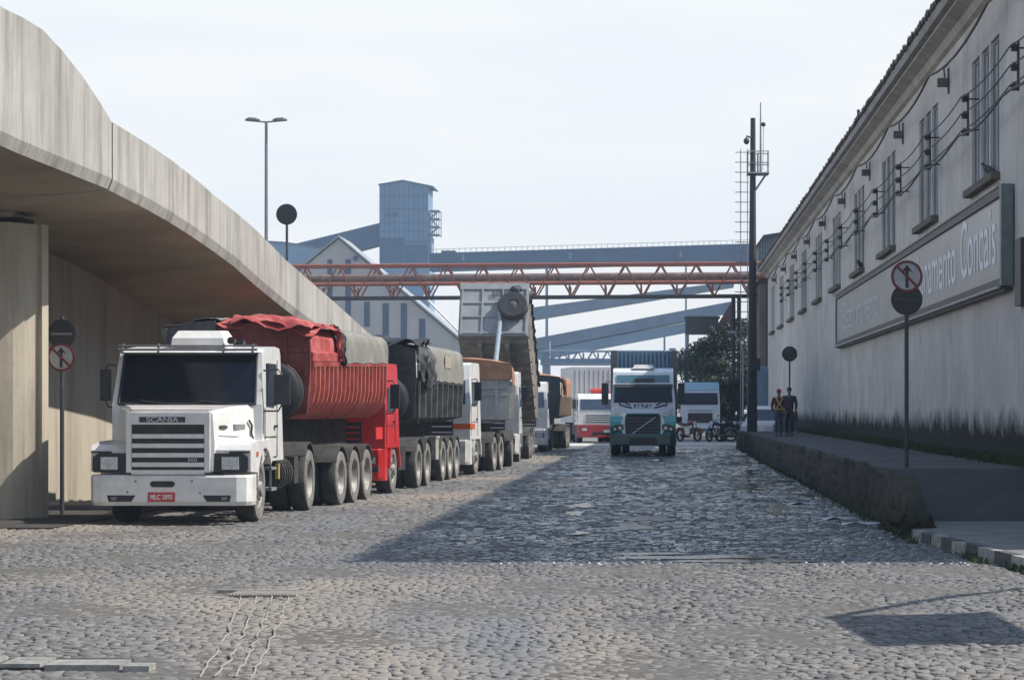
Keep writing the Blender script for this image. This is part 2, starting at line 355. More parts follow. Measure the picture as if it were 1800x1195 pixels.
# shallow water lying between the stones in the shade of the warehouse
M_water = mat('shallow_water', (.03, .035, .04), (.02, .024, .03), rough=.10, spec=.6, scale=3, bump=.12, bscale=14)
mb = MB(); rw = random.Random(12)
spots = [(px(rw.uniform(1120, 1500), 28), rw.uniform(26.9, 28.6), rw.uniform(.25, .6), rw.uniform(.10, .28)) for _ in range(16)]
spots += [(rw.uniform(-2.6, -1.2), rw.uniform(50, 60), rw.uniform(.3, .7), rw.uniform(.3, 1.0)) for _ in range(9)]
spots += [(rw.uniform(1.0, 3.0), rw.uniform(40, 100), rw.uniform(.15, .45), rw.uniform(.5, 2.6)) for _ in range(34)]
spots += [(rw.uniform(-1.5, 2.8), rw.uniform(30, 85), rw.uniform(.1, .4), rw.uniform(.2, 1.2)) for _ in range(26)]
for k, (x, y, a, b) in enumerate(spots):
    pts = []; p1, p2 = rw.uniform(0, 6), rw.uniform(0, 6)
    for q in range(22):
        t = 2 * math.pi * q / 22; r = 1 + .28 * math.sin(3 * t + p1) + .16 * math.sin(7 * t + p2) + rw.uniform(-.08, .08); pts.append((x + a * r * math.cos(t), y + b * r * math.sin(t), .0165 + k * .00002))
    mb.poly(pts)
struct(mb.build('puddle_water', M_water))
# fallen litter and puddle-side debris along the retaining wall
mb = MB()
for i in range(60):
    Yd = rng_.uniform(33, 60); X = 3.2 - abs(rng_.normal(0, .22)) - .03; s_ = rng_.uniform(.02, .06)
    mb.ball((X, Yd, s_ * .4), s_, s_ * .8, s_ * .5, 6)
tag(mb.build('gravel_debris', mat('debris', (.3, .29, .27), (.1, .1, .09), rough=.8, scale=14)), 'loose stones and crumbs lying at the foot of the mossy wall', 'debris', kind='stuff')
mb = MB()
for (cx, cy, a) in ((2.75, 37, .3), (2.95, 35.4, -.2), (2.55, 43, .1)):
    pts = [(cx + math.cos(a) * u, cy + math.sin(a) * u + .3 * v, .03 + .03 * math.sin(5 * u + v * 9)) for u, v in ((-.3, 0), (-.1, .15), (.1, -.1), (.32, .1), (.2, .6), (-.1, .7), (-.28, .5))]
    mb.loft([pts, [(x, y, z + .006) for x, y, z in pts]])
tag(mb.build('plastic_scraps', mat('plastic_sheet', (.5, .52, .55), rough=.3)), 'crumpled pale plastic scraps lying at the wall foot', 'litter', kind='stuff')

# ---------------------------------------------------------------- pavements, ramp, kerb, retaining wall
M_asph = mat('pavement_asphalt', (.075, .075, .08), (.045, .045, .05), rough=.8, scale=3, bump=.4, bscale=60, dirt=(.12, .12, .11), dirt_amt=.5)
M_ramp = mat('ramp_asphalt', (.042, .041, .043), (.022, .022, .025), rough=.85, scale=1.2, bump=.5, bscale=50, dirt=(.075, .07, .062), dirt_amt=.5)
M_lowpav = mat('pavement_concrete', (.17, .175, .175), (.12, .12, .12), rough=.75, scale=2, bump=.2, bscale=40, dirt=(.25, .24, .22), dirt_amt=.4)
KERB = [(3.30, 33.0), (3.30, 31.6), (3.42, 29.5), (3.60, 27.4), (3.86, 25.2), (4.25, 22.8), (4.8, 20.2), (5.5, 17.5), (6.6, 14)]
mb = MB(); mb.loft([[(x + .13, y, -.2) for x, y in KERB] + [(30, 14, -.2), (30, 33.8, -.2), (3.43, 33.8, -.2)], [(x + .13, y, .145) for x, y in KERB] + [(30, 14, .145), (30, 33.8, .145), (3.43, 33.8, .145)]])
struct(mb.build('lower_pavement', M_lowpav))
mb = MB(); mb.prism([(33.8, -.2), (33.8, .147), (38.6, .77), (38.6, -.2)], 'x', 3.55, 6.18); struct(mb.build('pavement_ramp', M_ramp))
mb = MB(); mb.box(3.55, 6.18, 38.6, 105.5, -.1, .77)
for i in range(9): mb.box(3.3 + .26, 6.18, 44 + i * 7, 44.03 + i * 7, .765, .774)
struct(mb.build('raised_pavement', M_asph))
for seg, (m_, nm) in enumerate(((mat('kerb_white', (.42, .42, .39), (.16, .16, .15), rough=.85, scale=9, amount=.6), 'white'), (mat('kerb_black', (.05, .05, .05), (.1, .1, .095), rough=.8, scale=7), 'black'))):
    mb = MB()
    tot = []
    for (a, b) in zip(KERB[:-1], KERB[1:]):
        n_ = max(1, round(math.hypot(b[0] - a[0], b[1] - a[1]) / .7))
        for k in range(n_): tot.append(((a[0] + (b[0] - a[0]) * k / n_, a[1] + (b[1] - a[1]) * k / n_), (a[0] + (b[0] - a[0]) * (k + 1) / n_, a[1] + (b[1] - a[1]) * (k + 1) / n_)))
    for k, (a, b) in enumerate(tot):
        if k % 2 != seg: continue
        j = random.uniform(-.015, .015); d = Vector((b[0] - a[0], b[1] - a[1])).normalized() * .008
        a = (a[0] + d.x, a[1] + d.y); b = (b[0] - d.x, b[1] - d.y)
        mb.loft([[(a[0] + j, a[1], -.1), (a[0] + .13 + j, a[1], -.1), (a[0] + .13 + j, a[1], .15 + j), (a[0] + .015 + j, a[1], .15 + j)], [(b[0] + j, b[1], -.1), (b[0] + .13 + j, b[1], -.1), (b[0] + .13 + j, b[1], .15 + j), (b[0] + .015 + j, b[1], .15 + j)]])
    struct(mb.build('kerb', m_, bevel=.012))
# retaining wall: rough face, broken near end
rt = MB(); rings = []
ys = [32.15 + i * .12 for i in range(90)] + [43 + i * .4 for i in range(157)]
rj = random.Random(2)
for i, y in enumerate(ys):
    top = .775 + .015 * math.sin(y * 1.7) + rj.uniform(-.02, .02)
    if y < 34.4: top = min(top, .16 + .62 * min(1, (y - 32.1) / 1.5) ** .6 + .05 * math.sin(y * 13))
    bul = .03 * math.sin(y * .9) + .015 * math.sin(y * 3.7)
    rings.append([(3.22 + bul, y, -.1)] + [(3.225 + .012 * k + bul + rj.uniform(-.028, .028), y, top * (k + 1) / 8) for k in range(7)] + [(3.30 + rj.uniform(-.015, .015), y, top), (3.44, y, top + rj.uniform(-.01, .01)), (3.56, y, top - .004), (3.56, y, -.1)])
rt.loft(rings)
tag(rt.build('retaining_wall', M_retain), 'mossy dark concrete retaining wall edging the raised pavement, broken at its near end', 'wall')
mb = MB()
for i in range(26):
    c = (3.36 + random.gauss(0, .1), 32.3 + random.gauss(0, .35), random.uniform(.02, .3)); s_ = random.uniform(.05, .13)
    mb.box(-s_, s_, -s_, s_, -s_ * .7, s_ * .7, T=Matrix.Translation(c) @ Euler((random.random(), random.random(), random.random() * 3)).to_matrix().to_4x4())
tag(mb.build('concrete_rubble', M_retain, bevel=.015), 'broken lumps of concrete heaped at the near end of the retaining wall', 'rubble', kind='stuff')

def blades(name, spots, m, label, hmin, hmax, wdt=.012, kind='stuff'):
    vs = []; fs = []
    for (x, y, z) in spots:
        for _ in range(7):
            a = random.uniform(0, 6.28); hh = random.uniform(hmin, hmax); lean = random.uniform(.1, .7) * hh; bx_, by_ = x + random.gauss(0, .04), y + random.gauss(0, .06)
            dx, dy = math.cos(a), math.sin(a); i = len(vs)
            vs += [(bx_ - dy * wdt, by_ + dx * wdt, z), (bx_ + dy * wdt, by_ - dx * wdt, z), (bx_ + dx * lean * .4 + dy * wdt * .8, by_ + dy * lean * .4 - dx * wdt * .8, z + hh * .65), (bx_ + dx * lean, by_ + dy * lean, z + hh), (bx_ + dx * lean * .4 - dy * wdt * .8, by_ + dy * lean * .4 + dx * wdt * .8, z + hh * .65)]
            fs.append((i, i + 1, i + 2, i + 3, i + 4))
    me = bpy.data.meshes.new(name); me.from_pydata(vs, [], fs); me.materials.append(m)
    o = bpy.data.objects.new(name, me); S.collection.objects.link(o); tag(o, label, 'weeds', kind=kind)
M_weed = mat('weed_green', (.05, .085, .02), (.03, .045, .012), rough=.7, scale=5)
sp = [(6.1 - abs(random.gauss(0, .12)), random.uniform(36, 104), .77) for _ in range(900)]
sp += [(6.05 - abs(random.gauss(0, .1)), random.uniform(34, 38.6), .15 + .62 * 0 + .1) for _ in range(60)]
blades('grass_tufts', sp, M_weed, 'grass and weeds sprouting at the foot of the long warehouse wall', .05, .2)
blades('grass_tufts', [(3.22 - abs(random.gauss(0, .05)), random.uniform(30, 90), .0) for _ in range(110)] + [(3.3 + random.uniform(-.05, .1), random.uniform(33, 60), .74) for _ in range(12)], M_weed, 'weeds growing along the foot and lip of the mossy retaining wall', .04, .14)
blades('grass_tufts', [(k[0] - .02 - abs(random.gauss(0, .03)), k[1] + random.uniform(-1, 1), 0) for k in KERB[3:6] for _ in range(25)], M_weed, 'green weeds growing against the painted kerb stones', .03, .09)

# ---------------------------------------------------------------- the long warehouse on the right
XW, Y0W, Y1W, ZE = 6.2, 27.3, 141.0, 9.75
wins = [26040 / v for v in (566 + 158, 566, 465.5, 395, 345, 305.7, 273, 248, 229, 210, 194.5)]
wins = [36.15 + 9.82 * i for i in range(11)]
ware = thing('warehouse', 'long stained white warehouse with tall three-pane windows and tiled eave along the right side', 'warehouse', (XW, Y0W, 0))
WT = Matrix.Translation((-XW, -Y0W, 0))
zs0, zs1, hw = 6.1, 8.66, 1.95
mb = MB(WT); TH = .35
mb.box(XW, XW + TH, Y0W, Y1W, -.3, zs0); mb.box(XW, XW + TH, Y0W, Y1W, zs1, ZE)
offs = ((-hw, -.78), (-.56, .56), (.78, hw))
edges = [Y0W] + [v for c in wins for o in offs for v in (c + o[0], c + o[1])] + [Y1W]
for a, b in zip(edges[::2], edges[1::2]): mb.box(XW, XW + TH, a, b, zs0, zs1)
bmesh.ops.remove_doubles(mb.bm, verts=mb.bm.verts, dist=.0005)
mb.box(XW + TH + .01, 22, Y0W + .01, Y0W + .35, -.3, ZE); mb.box(XW + TH + .01, 22, Y1W - .35, Y1W - .01, -.3, ZE)
mb.prism([(XW + .3, ZE - .01), (22, ZE - .01), (14.1, 12.2)], 'y', Y0W + .02, Y0W + .3)
mb.build('wall', M_wall, ware)
mb = MB(WT)  # cornice soffit and gutter mouldings
mb.prism([(XW + .02, 9.45), (XW - .10, 9.5), (XW - .16, 9.66), (XW - .42, 9.74), (XW - .42, 9.80), (XW + .02, 9.80)], 'y', Y0W - .3, Y1W + .3)
mb.build('cornice', M_cornice, ware)
mb = MB(WT); mb.prism([(XW - .42, 9.81), (XW - .54, 9.83), (XW - .58, 10.0), (XW - .5, 10.0), (XW - .46, 9.9), (XW - .36, 9.9), (XW - .36, 9.81)], 'y', Y0W - .3, Y1W + .3)
mb.build('gutter', mat('grey_gutter', (.33, .33, .32), (.2, .19, .18), rough=.7, scale=3, stretch=(1, .3, 1)), ware)
mb = MB(WT)  # roof with tile courses at the eave
mb.prism([(XW - .5, 10.02), (14.1, 13.9), (22.6, 10.02), (22.6, 9.95), (14.1, 13.8), (XW - .5, 9.94)], 'y', Y0W - .35, Y1W + .35)
mb.build('roof', mat('dark_roof_tile', (.11, .085, .07), (.05, .045, .04), rough=.85, scale=6), ware)
mb = MB(WT)
y = Y0W - .3
while y < Y1W:
    z = 10.06 + random.uniform(-.02, .03); xx = XW - .62 + random.uniform(-.03, .03)
    mb.lathe((xx, y, z), [(0, .085), (.55, .075)], 'x', 7); y += .24 if y < 80 else .4
mb.build('eave_tiles', MATS['dark_roof_tile'], ware)
for i, c in enumerate(wins):
    fr = MB(WT)
    for o1, o2 in offs:
        for yy in (c + o1 + .004, c + o2 - .054, c + (o1 + o2) / 2 - .02): fr.box(XW + .05, XW + .11, yy, yy + .05, zs0 + .01, zs1 - .01)
        for zz in (zs0 + .02, zs0 + 1.72, zs1 - .07): fr.box(XW + .055, XW + .105, c + o1 + .055, c + o2 - .055, zz, zz + .045)
    wo = fr.build('window', mat('window_frame_paint', (.30, .32, .34), (.2, .21, .22), rough=.7), ware)
    gl = MB(WT)
    for o1, o2 in offs: gl.box(XW + .08, XW + .09, c + o1 + .006, c + o2 - .006, zs0 + .01, zs1 - .01)
    gl.build('pane', mat('sky_reflection_glass', (.30, .37, .44), (.16, .21, .27), rough=.3, spec=.6, scale=1.2, stretch=(1, 1, .4), amount=.8), wo)  # pale blue of the reflected sky is painted into the panes
    sm = MB(WT); sm.box(XW - .17, XW + .16, c - hw - .12, c + hw + .12, zs0 - .14, zs0 - .003)
    sm.build('sill', mat('sill_concrete', (.16, .14, .11), (.09, .08, .065), rough=.9, scale=6), wo, bevel=.015)
mb = MB(WT); mb.box(XW - .12, XW - .002, 40.6, 41.3, 3.5, 4.65); mb.build('vent_box', M_black, ware)
for yy in (46.5 + 9.82 * i - 0 for i in range(9)):
    mb = MB(WT); yb = yy + 5.2; mb.box(XW - .26, XW - .04, yb - .09, yb + .09, 8.70, 8.88); mb.box(XW - .04, XW - .003, yb - .05, yb + .05, 8.55, 9.1); mb.tube([(XW - .1, yb, 8.9), (XW - .12, yb, 9.1), (XW - .03, yb, 9.18)], .02, 6)
    mb.build('wall_lamp', mat('lamp_housing', (.12, .12, .12), (.06, .06, .06), rough=.6), ware)
mb = MB(WT); mb.tube([(XW - .3, 72, 10.0), (XW - .3, 72, 10.75)], .05, 8); mb.build('vent_pipe', M_black, ware)

# sign board on the wall
sg = thing('sign_board', 'very long grey metal sign board with pale lettering fixed to the warehouse wall', 'sign', (XW, 62.8, 4.9))
ST = Matrix.Translation((-XW, -62.8, -4.9))
ya, yb, za, zb = 42.2, 83.0, 4.03, 5.58
mb = MB(ST); mb.box(XW - .16, XW - .03, ya, yb, za, zb); 
mb.build('sign_panel', mat('sign_grey_panel', (.13, .135, .15), (.18, .185, .195), rough=.34, metal=.35, scale=.25, stretch=(1, .6, 3), spec=.6, dirt=(.3, .31, .33), dirt_amt=.5, dirt_scale=.6), sg)
mb = MB(ST)
mb.box(XW - .24, XW - .025, ya - .12, ya + .10, za - .12, zb + .12); mb.build('sign_frame', mat('frame_grey', (.16, .19, .2), (.1, .12, .13), rough=.5), sg)
mb = MB(ST); mb.box(XW - .20, XW - .03, yb - .05, yb + .12, za - .1, zb + .1)
mb.build('sign_frame', mat('frame_grey', (.16, .19, .2), (.1, .12, .13), rough=.5), sg)
mb = MB(ST); mb.box(XW - .21, XW - .165, ya + .1, yb - .05, zb - .06, zb + .09); mb.box(XW - .21, XW - .165, ya + .1, yb - .05, za - .09, za + .03)
mb.box(XW - .16, XW - .02, ya + .1, yb - .05, za - .2, za - .14)
mb.build('sign_trim', M_black, sg)
mb = MB(ST); mb.tube([(XW - .22, ya + .3, zb + .13), (XW - .22, 60, zb + .11), (XW - .22, yb, zb + .13)], .035, 6); mb.tube([(XW - .22, ya + .3, za - .13), (XW - .22, yb, za - .13)], .03, 6)
mb.build('sign_tube', mat('pale_tube', (.5, .5, .48), (.3, .3, .28), rough=.5), sg)
LR = Matrix(((0, 0, -1), (-1, 0, 0), (0, 1, 0)))   # text x -> -Y, y -> +Z, facing -X
M_sl = mat('sign_lettering', (.74, .77, .82), (.6, .63, .68), rough=.4, scale=2)
text('Concais', 'lettering', 1.62, M_sl, sg, Vector((XW - .166, 45.85, 4.85)), LR, 1.0, .002, .004, T=ST)
text('Estacionamento', 'lettering', 1.55, M_sl, sg, Vector((XW - .166, 54.6, 4.80)), LR, 1.10, .002, .002, T=ST)
text('Estacionamento', 'lettering', 1.35, mat('faded_lettering', (.50, .53, .56), (.4, .43, .46), rough=.4, scale=2), sg, Vector((XW - .166, 73.3, 4.76)), LR, 1.5, .002, 0, T=ST)

# overhead wires on insulator brackets
br = [(40.2 + 6.62 * i) for i in range(13)]
zb_ = lambda y: 7.45
proto = None
for i, y in enumerate(br):
    if proto is None:
        t = thing('insulator_bracket', '', 'bracket', (XW, y, 7.5), 0, 'insulator brackets along the warehouse wall')
        mb = MB(); mb.box(-.24, -.20, -.03, .03, -.42, .42); mb.tube([(-.003, 0, .3), (-.21, 0, .3)], .016, 6); mb.tube([(-.003, 0, -.3), (-.21, 0, -.3)], .016, 6); mb.build('bracket_arm', M_black, t)
        for z in (-.33, 0, .33):
            mb = MB(); mb.lathe((-.29, 0, z), [(-.09, .025), (-.08, .065), (-.03, .05), (-.025, .075), (.025, .075), (.03, .045), (.06, .03)], 'z', 10); mb.build('insulator', mat('brown_ceramic', (.035, .025, .022), (.06, .05, .045), rough=.25), t)
        proto = t
    else: t = copy_tree(proto); t.location = (XW, y, 7.5)
    ORD = 'nearest,second nearest,third nearest,fourth nearest,fifth nearest,sixth nearest,middle one (seventh),sixth farthest,fifth farthest,fourth farthest,third farthest,second farthest,farthest'.split(',')
    t['label'] = ORD[i] + ' of the thirteen three-insulator brackets on the warehouse wall'
for k, z in enumerate((-.33, 0, .33)):
    pts = []
    for a, b in zip([33.6] + br, br):
        for j in range(6): u = j / 6; pts.append((XW - .36, a + (b - a) * u, 7.5 + z - .09 * 4 * u * (1 - u) * (1 + .15 * k)))
    pts.append((XW - .36, br[-1], 7.5 + z))
    mb = MB(); mb.tube(pts, .014, 5); tag(mb.build('power_cable', M_black), ['lowest', 'middle', 'uppermost'][k] + ' of the three thin wires strung between the wall insulators', 'cable', 'wires strung between the wall insulators')
pts = []
anch = [32, 43, 52.5, 62, 72, 82, 92, 102, 112, 122, 132, 140]
for a, b in zip(anch, anch[1:]):
    for j in range(6): u = j / 6; pts.append((XW - .35, a + (b - a) * u, 9.05 - .25 * 4 * u * (1 - u)))
mb = MB(); mb.tube(pts, .028, 6); tag(mb.build('power_cable', M_black), 'thick dark cable sagging just below the warehouse eave', 'cable')
mb = MB(); pts = [(XW - .38, 34 + i * 1.0, 7.12 - .16 * abs(math.sin(i * .475)) ) for i in range(50)]; mb.tube(pts, .024, 6)
tag(mb.build('power_cable', M_black), 'looping thick cable hanging below the three wires on the warehouse wall', 'cable')
def pigeon(y, lab, a):
    mb = MB(TR(0, 0, 0, a))
    mb.loft([[Vector((u, math.cos(t) * r, zz + math.sin(t) * r * 1.1)) for t in [2 * math.pi * k / 8 for k in range(8)]] for u, r, zz in ((-.20, .01, .07), (-.15, .03, .08), (-.06, .065, .11), (.03, .075, .13), (.09, .055, .17), (.11, .035, .21), (.13, .034, .235), (.155, .022, .235), (.18, .004, .228))])
    mb.tube([(.01, .03, .08), (.01, .03, 0)], .006, 5); mb.tube([(.01, -.03, .08), (.01, -.03, 0)], .006, 5)
    o = mb.build('pigeon', mat('pigeon_feathers', (.04, .045, .055), (.09, .09, .1), rough=.6, scale=12), smooth=True); o.location = (XW - .07, y, zs0 + .012); tag(o, lab, 'bird')
pigeon(wins[1] - 1.0, 'dark pigeon perched on the sill of the nearest window in view', 2.4); pigeon(wins[4] - 1.2, 'dark pigeon perched on the sill of a window above the far half of the sign', -2.2)

# ---------------------------------------------------------------- overpass on the left
ED = [(29.0, 6.72, 5.02), (29.8, 6.71, 5.01), (30.6, 6.74, 5.0), (31.6, 6.74, 5.0), (32.6, 6.62, 5.0), (33.8, 6.42, 5.0), (34.7, 6.22, 5.0), (35.55, 6.0, 5.0)]
ED2 = [(35.63, 6.0, 4.99), (38, 5.95, 4.93), (39.9, 5.88, 4.86), (42, 5.76, 4.75), (43.9, 5.62, 4.63), (46, 5.5, 4.48), (48.3, 5.33, 4.25), (50, 5.17, 4.1), (51.9, 4.98, 3.94), (55, 4.75, 3.7), (58, 4.53, 3.5), (61, 4.30, 3.3), (66, 3.9, 2.9), (72, 3.5, 2.5), (80, 3.0, 1.9), (95, 2.2, 1.0)]
XD = -8.2
ov = thing('overpass', 'curved weathered concrete overpass ramp descending behind the parked trucks', 'overpass', (XD, 39, 0)); OT = Matrix.Translation((-XD, -39, 0))
def deck(pts, nm, far):
    mb = MB(OT)
    rings = [[(XD, y, zt), (XD, y, zt - .65), (XD + .001, y, zb + .16), (XD - .06, y, zb), (XD - .5, y, zb - .05), (XD - 3.2, y, zb - .22), (XD - 8, y, zb - .30), (XD - 14, y, zb - .05), (XD - 14, y, zt), (XD - 13.8, y, zt), (XD - 13.8, y, zt - .9), (XD - .2, y, zt - .9), (XD - .2, y, zt)] for y, zt, zb in pts]
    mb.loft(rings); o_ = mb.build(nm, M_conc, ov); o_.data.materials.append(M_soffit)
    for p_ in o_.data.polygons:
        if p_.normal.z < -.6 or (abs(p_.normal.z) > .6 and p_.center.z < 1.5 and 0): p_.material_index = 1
    return o_
first = [(8, 6.3, 4.9), (18, 6.6, 5.0)] + ED
deck(first[1:], 'deck', 0); deck(ED2, 'deck', 1)
# pillar
mb = MB(OT)
pc = Vector((-10.15, 37.6)); prof = [(-.75, -.30), (-.42, -.48), (-.40, -.40), (-.18, -.44), (-.16, -.36), (.12, -.36), (.14, -.44), (.36, -.30), (.42, .1), (.42, .6), (-.75, .6)]
ang = R(50); pr = [(pc.x + x * math.cos(ang) - y * math.sin(ang), pc.y + x * math.sin(ang) + y * math.cos(ang)) for x, y in prof]
mb.prism(pr, 'z', -.1, 4.62); mb.build('pillar', M_conc2, ov)
mb = MB(OT); mb.box(-10.55, -10.0, 37.3, 38.0, 4.62, 4.72); mb.build('pillar_bearing', M_black, ov)
mb = MB(OT); mb.box(-10.7, -10.12, 37.2, 38.1, 4.72, 5.2); mb.build('pillar_neck', M_conc2, ov)
# abutment and side wall
AB = [(-24, 41.6), (-10.95, 41.7), (-10.8, 60), (-9.0, 75), (-8.6, 95)]
mb = MB(OT)
def ztop(y): 
    for (a, t0, b0), (b, t1, b1) in zip(ED2, ED2[1:]):
        if a <= y <= b: return b0 + (b1 - b0) * (y - a) / (b - a) - .03
    return ED2[-1][2] - .03
D2 = []
for (x0, y0), (x1, y1) in zip(AB, AB[1:]):
    n_ = max(1, int(math.hypot(x1 - x0, y1 - y0) / 1.5))
    for k in range(n_): D2.append((x0 + (x1 - x0) * k / n_, y0 + (y1 - y0) * k / n_))
D2.append(AB[-1])
bm_ = [[(x, y, -.1), (x, y, ztop(y)), (x - .5, y + .35, ztop(y)), (x - .5, y + .35, -.1)] for x, y in D2]
mb.loft(bm_); mb.build('abutment_wall', M_conc2, ov)
mb = MB(); mb.box(-24, -9.0, 40.8, 42.3, -.01, .09); struct(mb.build('path', M_lowpav))
g = MB(); g.poly([(-30, 34.2, .03), (-8.75, 34.2, .03), (-8.6, 42, .03), (-30, 42, .03)]); struct(g.build('verge_shade', mat('shade_dark_ground', (.05, .046, .04), (.028, .026, .024), rough=.95, scale=3, bump=.8, bscale=20, dirt=(.13, .12, .10), dirt_amt=.4)))  # dark ground sheet standing in for shade beside the near truck
# ---------------------------------------------------------------- far structures; blues lightened to carry some of the haze
def quad_prism(T, pts, Y0, Y1, name, m, parent):   # outline given in image columns/rows of the photo's survey, converted at depth Y0
    mb = MB(T); mb.prism([(px(x, Y0), pz(y, Y0)) for x, y in pts], 'y', Y0, Y1); return mb.build(name, m, parent)
M_blue = mat('blue_cladding', (.10, .165, .26), (.075, .13, .21), rough=.7, scale=.35, stretch=(1, 1, .4), dirt=(.07, .10, .15), dirt_amt=.5, dirt_scale=.25)
M_bluelight = mat('light_blue_cladding', (.20, .30, .42), (.16, .25, .35), rough=.7, scale=.3)
M_bluedark = mat('dark_blue_cladding', (.06, .115, .20), (.045, .09, .16), rough=.7, scale=.4, stretch=(.4, 1, 1))
M_pale = mat('pale_render', (.45, .44, .42), (.37, .36, .35), rough=.85, scale=.25, dirt=(.3, .3, .29), dirt_amt=.4, dirt_scale=.2)
M_slate = mat('blue_grey_paint', (.18, .24, .31), (.14, .19, .25), rough=.7, scale=.5)
# grain tower
YT = 410.0; s_ = YT / F
tw = thing('grain_tower', 'tall blue grain elevator tower with pitched top and dark stained lower storeys', 'tower', (px(711, YT), YT, 0)); TT = Matrix.Translation((-px(711, YT), -YT, 0))
mb = MB(TT); mb.prism([(px(667, YT), pz(462, YT)), (px(667, YT), pz(325, YT)), (px(708, YT), pz(318.5, YT)), (px(752, YT), pz(325, YT)), (px(752, YT), pz(462, YT))], 'y', YT, YT + 9)
mb.build('upper_storeys', mat('tower_cladding', (.16, .255, .38), (.12, .20, .31), rough=.7, scale=.3, stretch=(1, 1, .35), dirt=(.07, .11, .17), dirt_amt=.45, dirt_scale=.3), tw)
mb = MB(TT); mb.box(px(667, YT) + .1, px(755, YT), YT + .1, YT + 9.2, -.1, pz(462, YT) - .02); mb.build('lower_storeys', M_bluelight, tw)
mb = MB(TT)
for i in range(11): x_ = px(667 + i * 8.5, YT); mb.box(x_, x_ + .07, YT - .07, YT - .002, pz(461, YT), pz(326, YT) )
for y_ in (345, 368, 392, 408, 425, 440, 461): mb.box(px(667, YT), px(752, YT), YT - .11, YT - .075, pz(y_, YT), pz(y_, YT) + .14)
mb.build('cladding_seams', M_blue, tw)
mb = MB(TT); mb.box(px(668, YT), px(711, YT), YT - .05, YT - .01, pz(461, YT), pz(418, YT)); mb.box(px(711, YT) + .05, px(751, YT), YT - .05, YT - .01, pz(461, YT), pz(430, YT)); mb.build('stained_panel', M_bluedark, tw)
for cx_ in (682, 694):
    mb = MB(TT); mb.lathe((px(cx_, YT), YT - .1, pz(378, YT)), [(-.02, .45), (.2, .45)], 'y', 12); mb.build('vent_opening', M_bluedark, tw)
mb = MB(TT); mb.prism([(px(665, YT), pz(325.5, YT)), (px(708, YT), pz(318, YT)), (px(762, YT), pz(329, YT)), (px(762, YT), pz(327.5, YT)), (px(708, YT), pz(316.5, YT)), (px(665, YT), pz(324, YT))], 'y', YT - .4, YT + 9.4); mb.build('roof', M_blue, tw)
mb = MB(TT)
for xa in (754, 762, 770):
    for yy in (YT + 1, YT + 5): mb.box(px(xa, YT), px(xa, YT) + .12, yy, yy + .12, pz(414, YT), pz(368, YT))
for k, yy in enumerate((370, 384, 398, 412)):
    mb.box(px(754, YT), px(771, YT), YT + .9, YT + 5.1, pz(yy, YT), pz(yy, YT) + .14)
for k, yy in enumerate((384, 398, 412)):
    mb.tube([(px(755 + 15 * (k % 2), YT), YT + 1, pz(yy, YT)), (px(770 - 15 * (k % 2), YT), YT + 1, pz(yy - 14, YT))], .16, 5)
mb.box(px(752, YT), px(758, YT), YT + .5, YT + 5, pz(462, YT), pz(416, YT))
mb.build('stair_cage', M_slate, tw)
# galleries
def gallery(name, label, ctr, pts, Y0, Y1, m, legs=(), ribs=0, under=None):
    t = thing(name, label, 'conveyor', (px(ctr, Y0), Y0, 0)); T_ = Matrix.Translation((-px(ctr, Y0), -Y0, 0))
    quad_prism(T_, pts, Y0, Y1, 'gallery_box', m, t)
    if under: quad_prism(T_, under, Y0 + .3, Y1 - .3, 'underside', M_bluelight, t)
    for x in legs:
        xs = [p[0] for p in pts]; yb = max(p[1] for p in pts) - 4
        mb = MB(T_)
        for yy in (Y0 + .2, Y1 - .5): mb.box(px(x, Y0) - .12, px(x, Y0) + .12, yy, yy + .24, -.1, pz(yb, Y0) + .5)
        for k in range(6): z = k * pz(yb, Y0) / 6; mb.box(px(x, Y0) - .06, px(x, Y0) + .06, Y0 + .45, Y1 - .5, z + .2, z + .32)
        mb.build('support_leg', M_slate, t)
    if ribs:
        (xa, ya), (xb, yb2) = pts[0], pts[1]; (xc, yc), (xd, yd) = pts[2], pts[3]
        mb = MB(T_)
        for i in range(ribs):
            u = (i + .5) / ribs; x = xa + (xb - xa) * u; top = ya + (yb2 - ya) * u; u2 = (x - xd) / (xc - xd); bot = yd + (yc - yd) * u2
            mb.box(px(x, Y0) - .06, px(x, Y0) + .06, Y0 - .06, Y0 - .002, pz(bot, Y0) + .05, pz(top, Y0) - .05)
        mb.build('wall_ribs', m, t)
    return t, T_
gallery('conveyor_gallery', 'sloping dark blue conveyor gallery rising from the left up to the grain tower', 590, [(505, 432), (667, 392), (667, 430), (505, 474)], 412, 416, M_bluedark, ribs=14)
t, T_ = gallery('conveyor_gallery', 'long level blue conveyor gallery spanning the sky above the rusty truss bridge', 1040, [(755, 445), (1326, 428), (1326, 459), (755, 476)], 350, 354, M_bluedark, legs=(960, 1206), ribs=40)
for x_, y_ in ((1002, 450), (1196, 447), (814, 453)): text('2', 'numeral', 1.1, mat('faded_white', (.4, .44, .5)), t, Vector((px(x_, 350), 349.85, pz(y_, 350))), FRONT, T=T_)
mb = MB(T_)
for i in range(58): x_ = px(757 + i * 10, 350); zt_ = pz(445 - (i * 10) * 17 / 571, 350); mb.box(x_, x_ + .06, 350.05, 350.11, zt_, zt_ + .55)
mb.tube([(px(757, 350), 350.08, pz(445, 350) + .55), (px(1326, 350), 350.08, pz(428, 350) + .55)], .04, 4); mb.build('handrail', M_slate, t)
mb = MB(T_); mb.box(px(775, 350), px(800, 350), 350.5, 353, pz(445, 350), pz(440, 350)); mb.build('roof_vent', M_blue, t)
gallery('conveyor_gallery', 'upper of the two sloping blue-grey conveyor galleries below the truss bridge', 1100, [(900, 545), (1290, 494), (1290, 504), (900, 568)], 300, 303, M_slate, legs=(1168,))
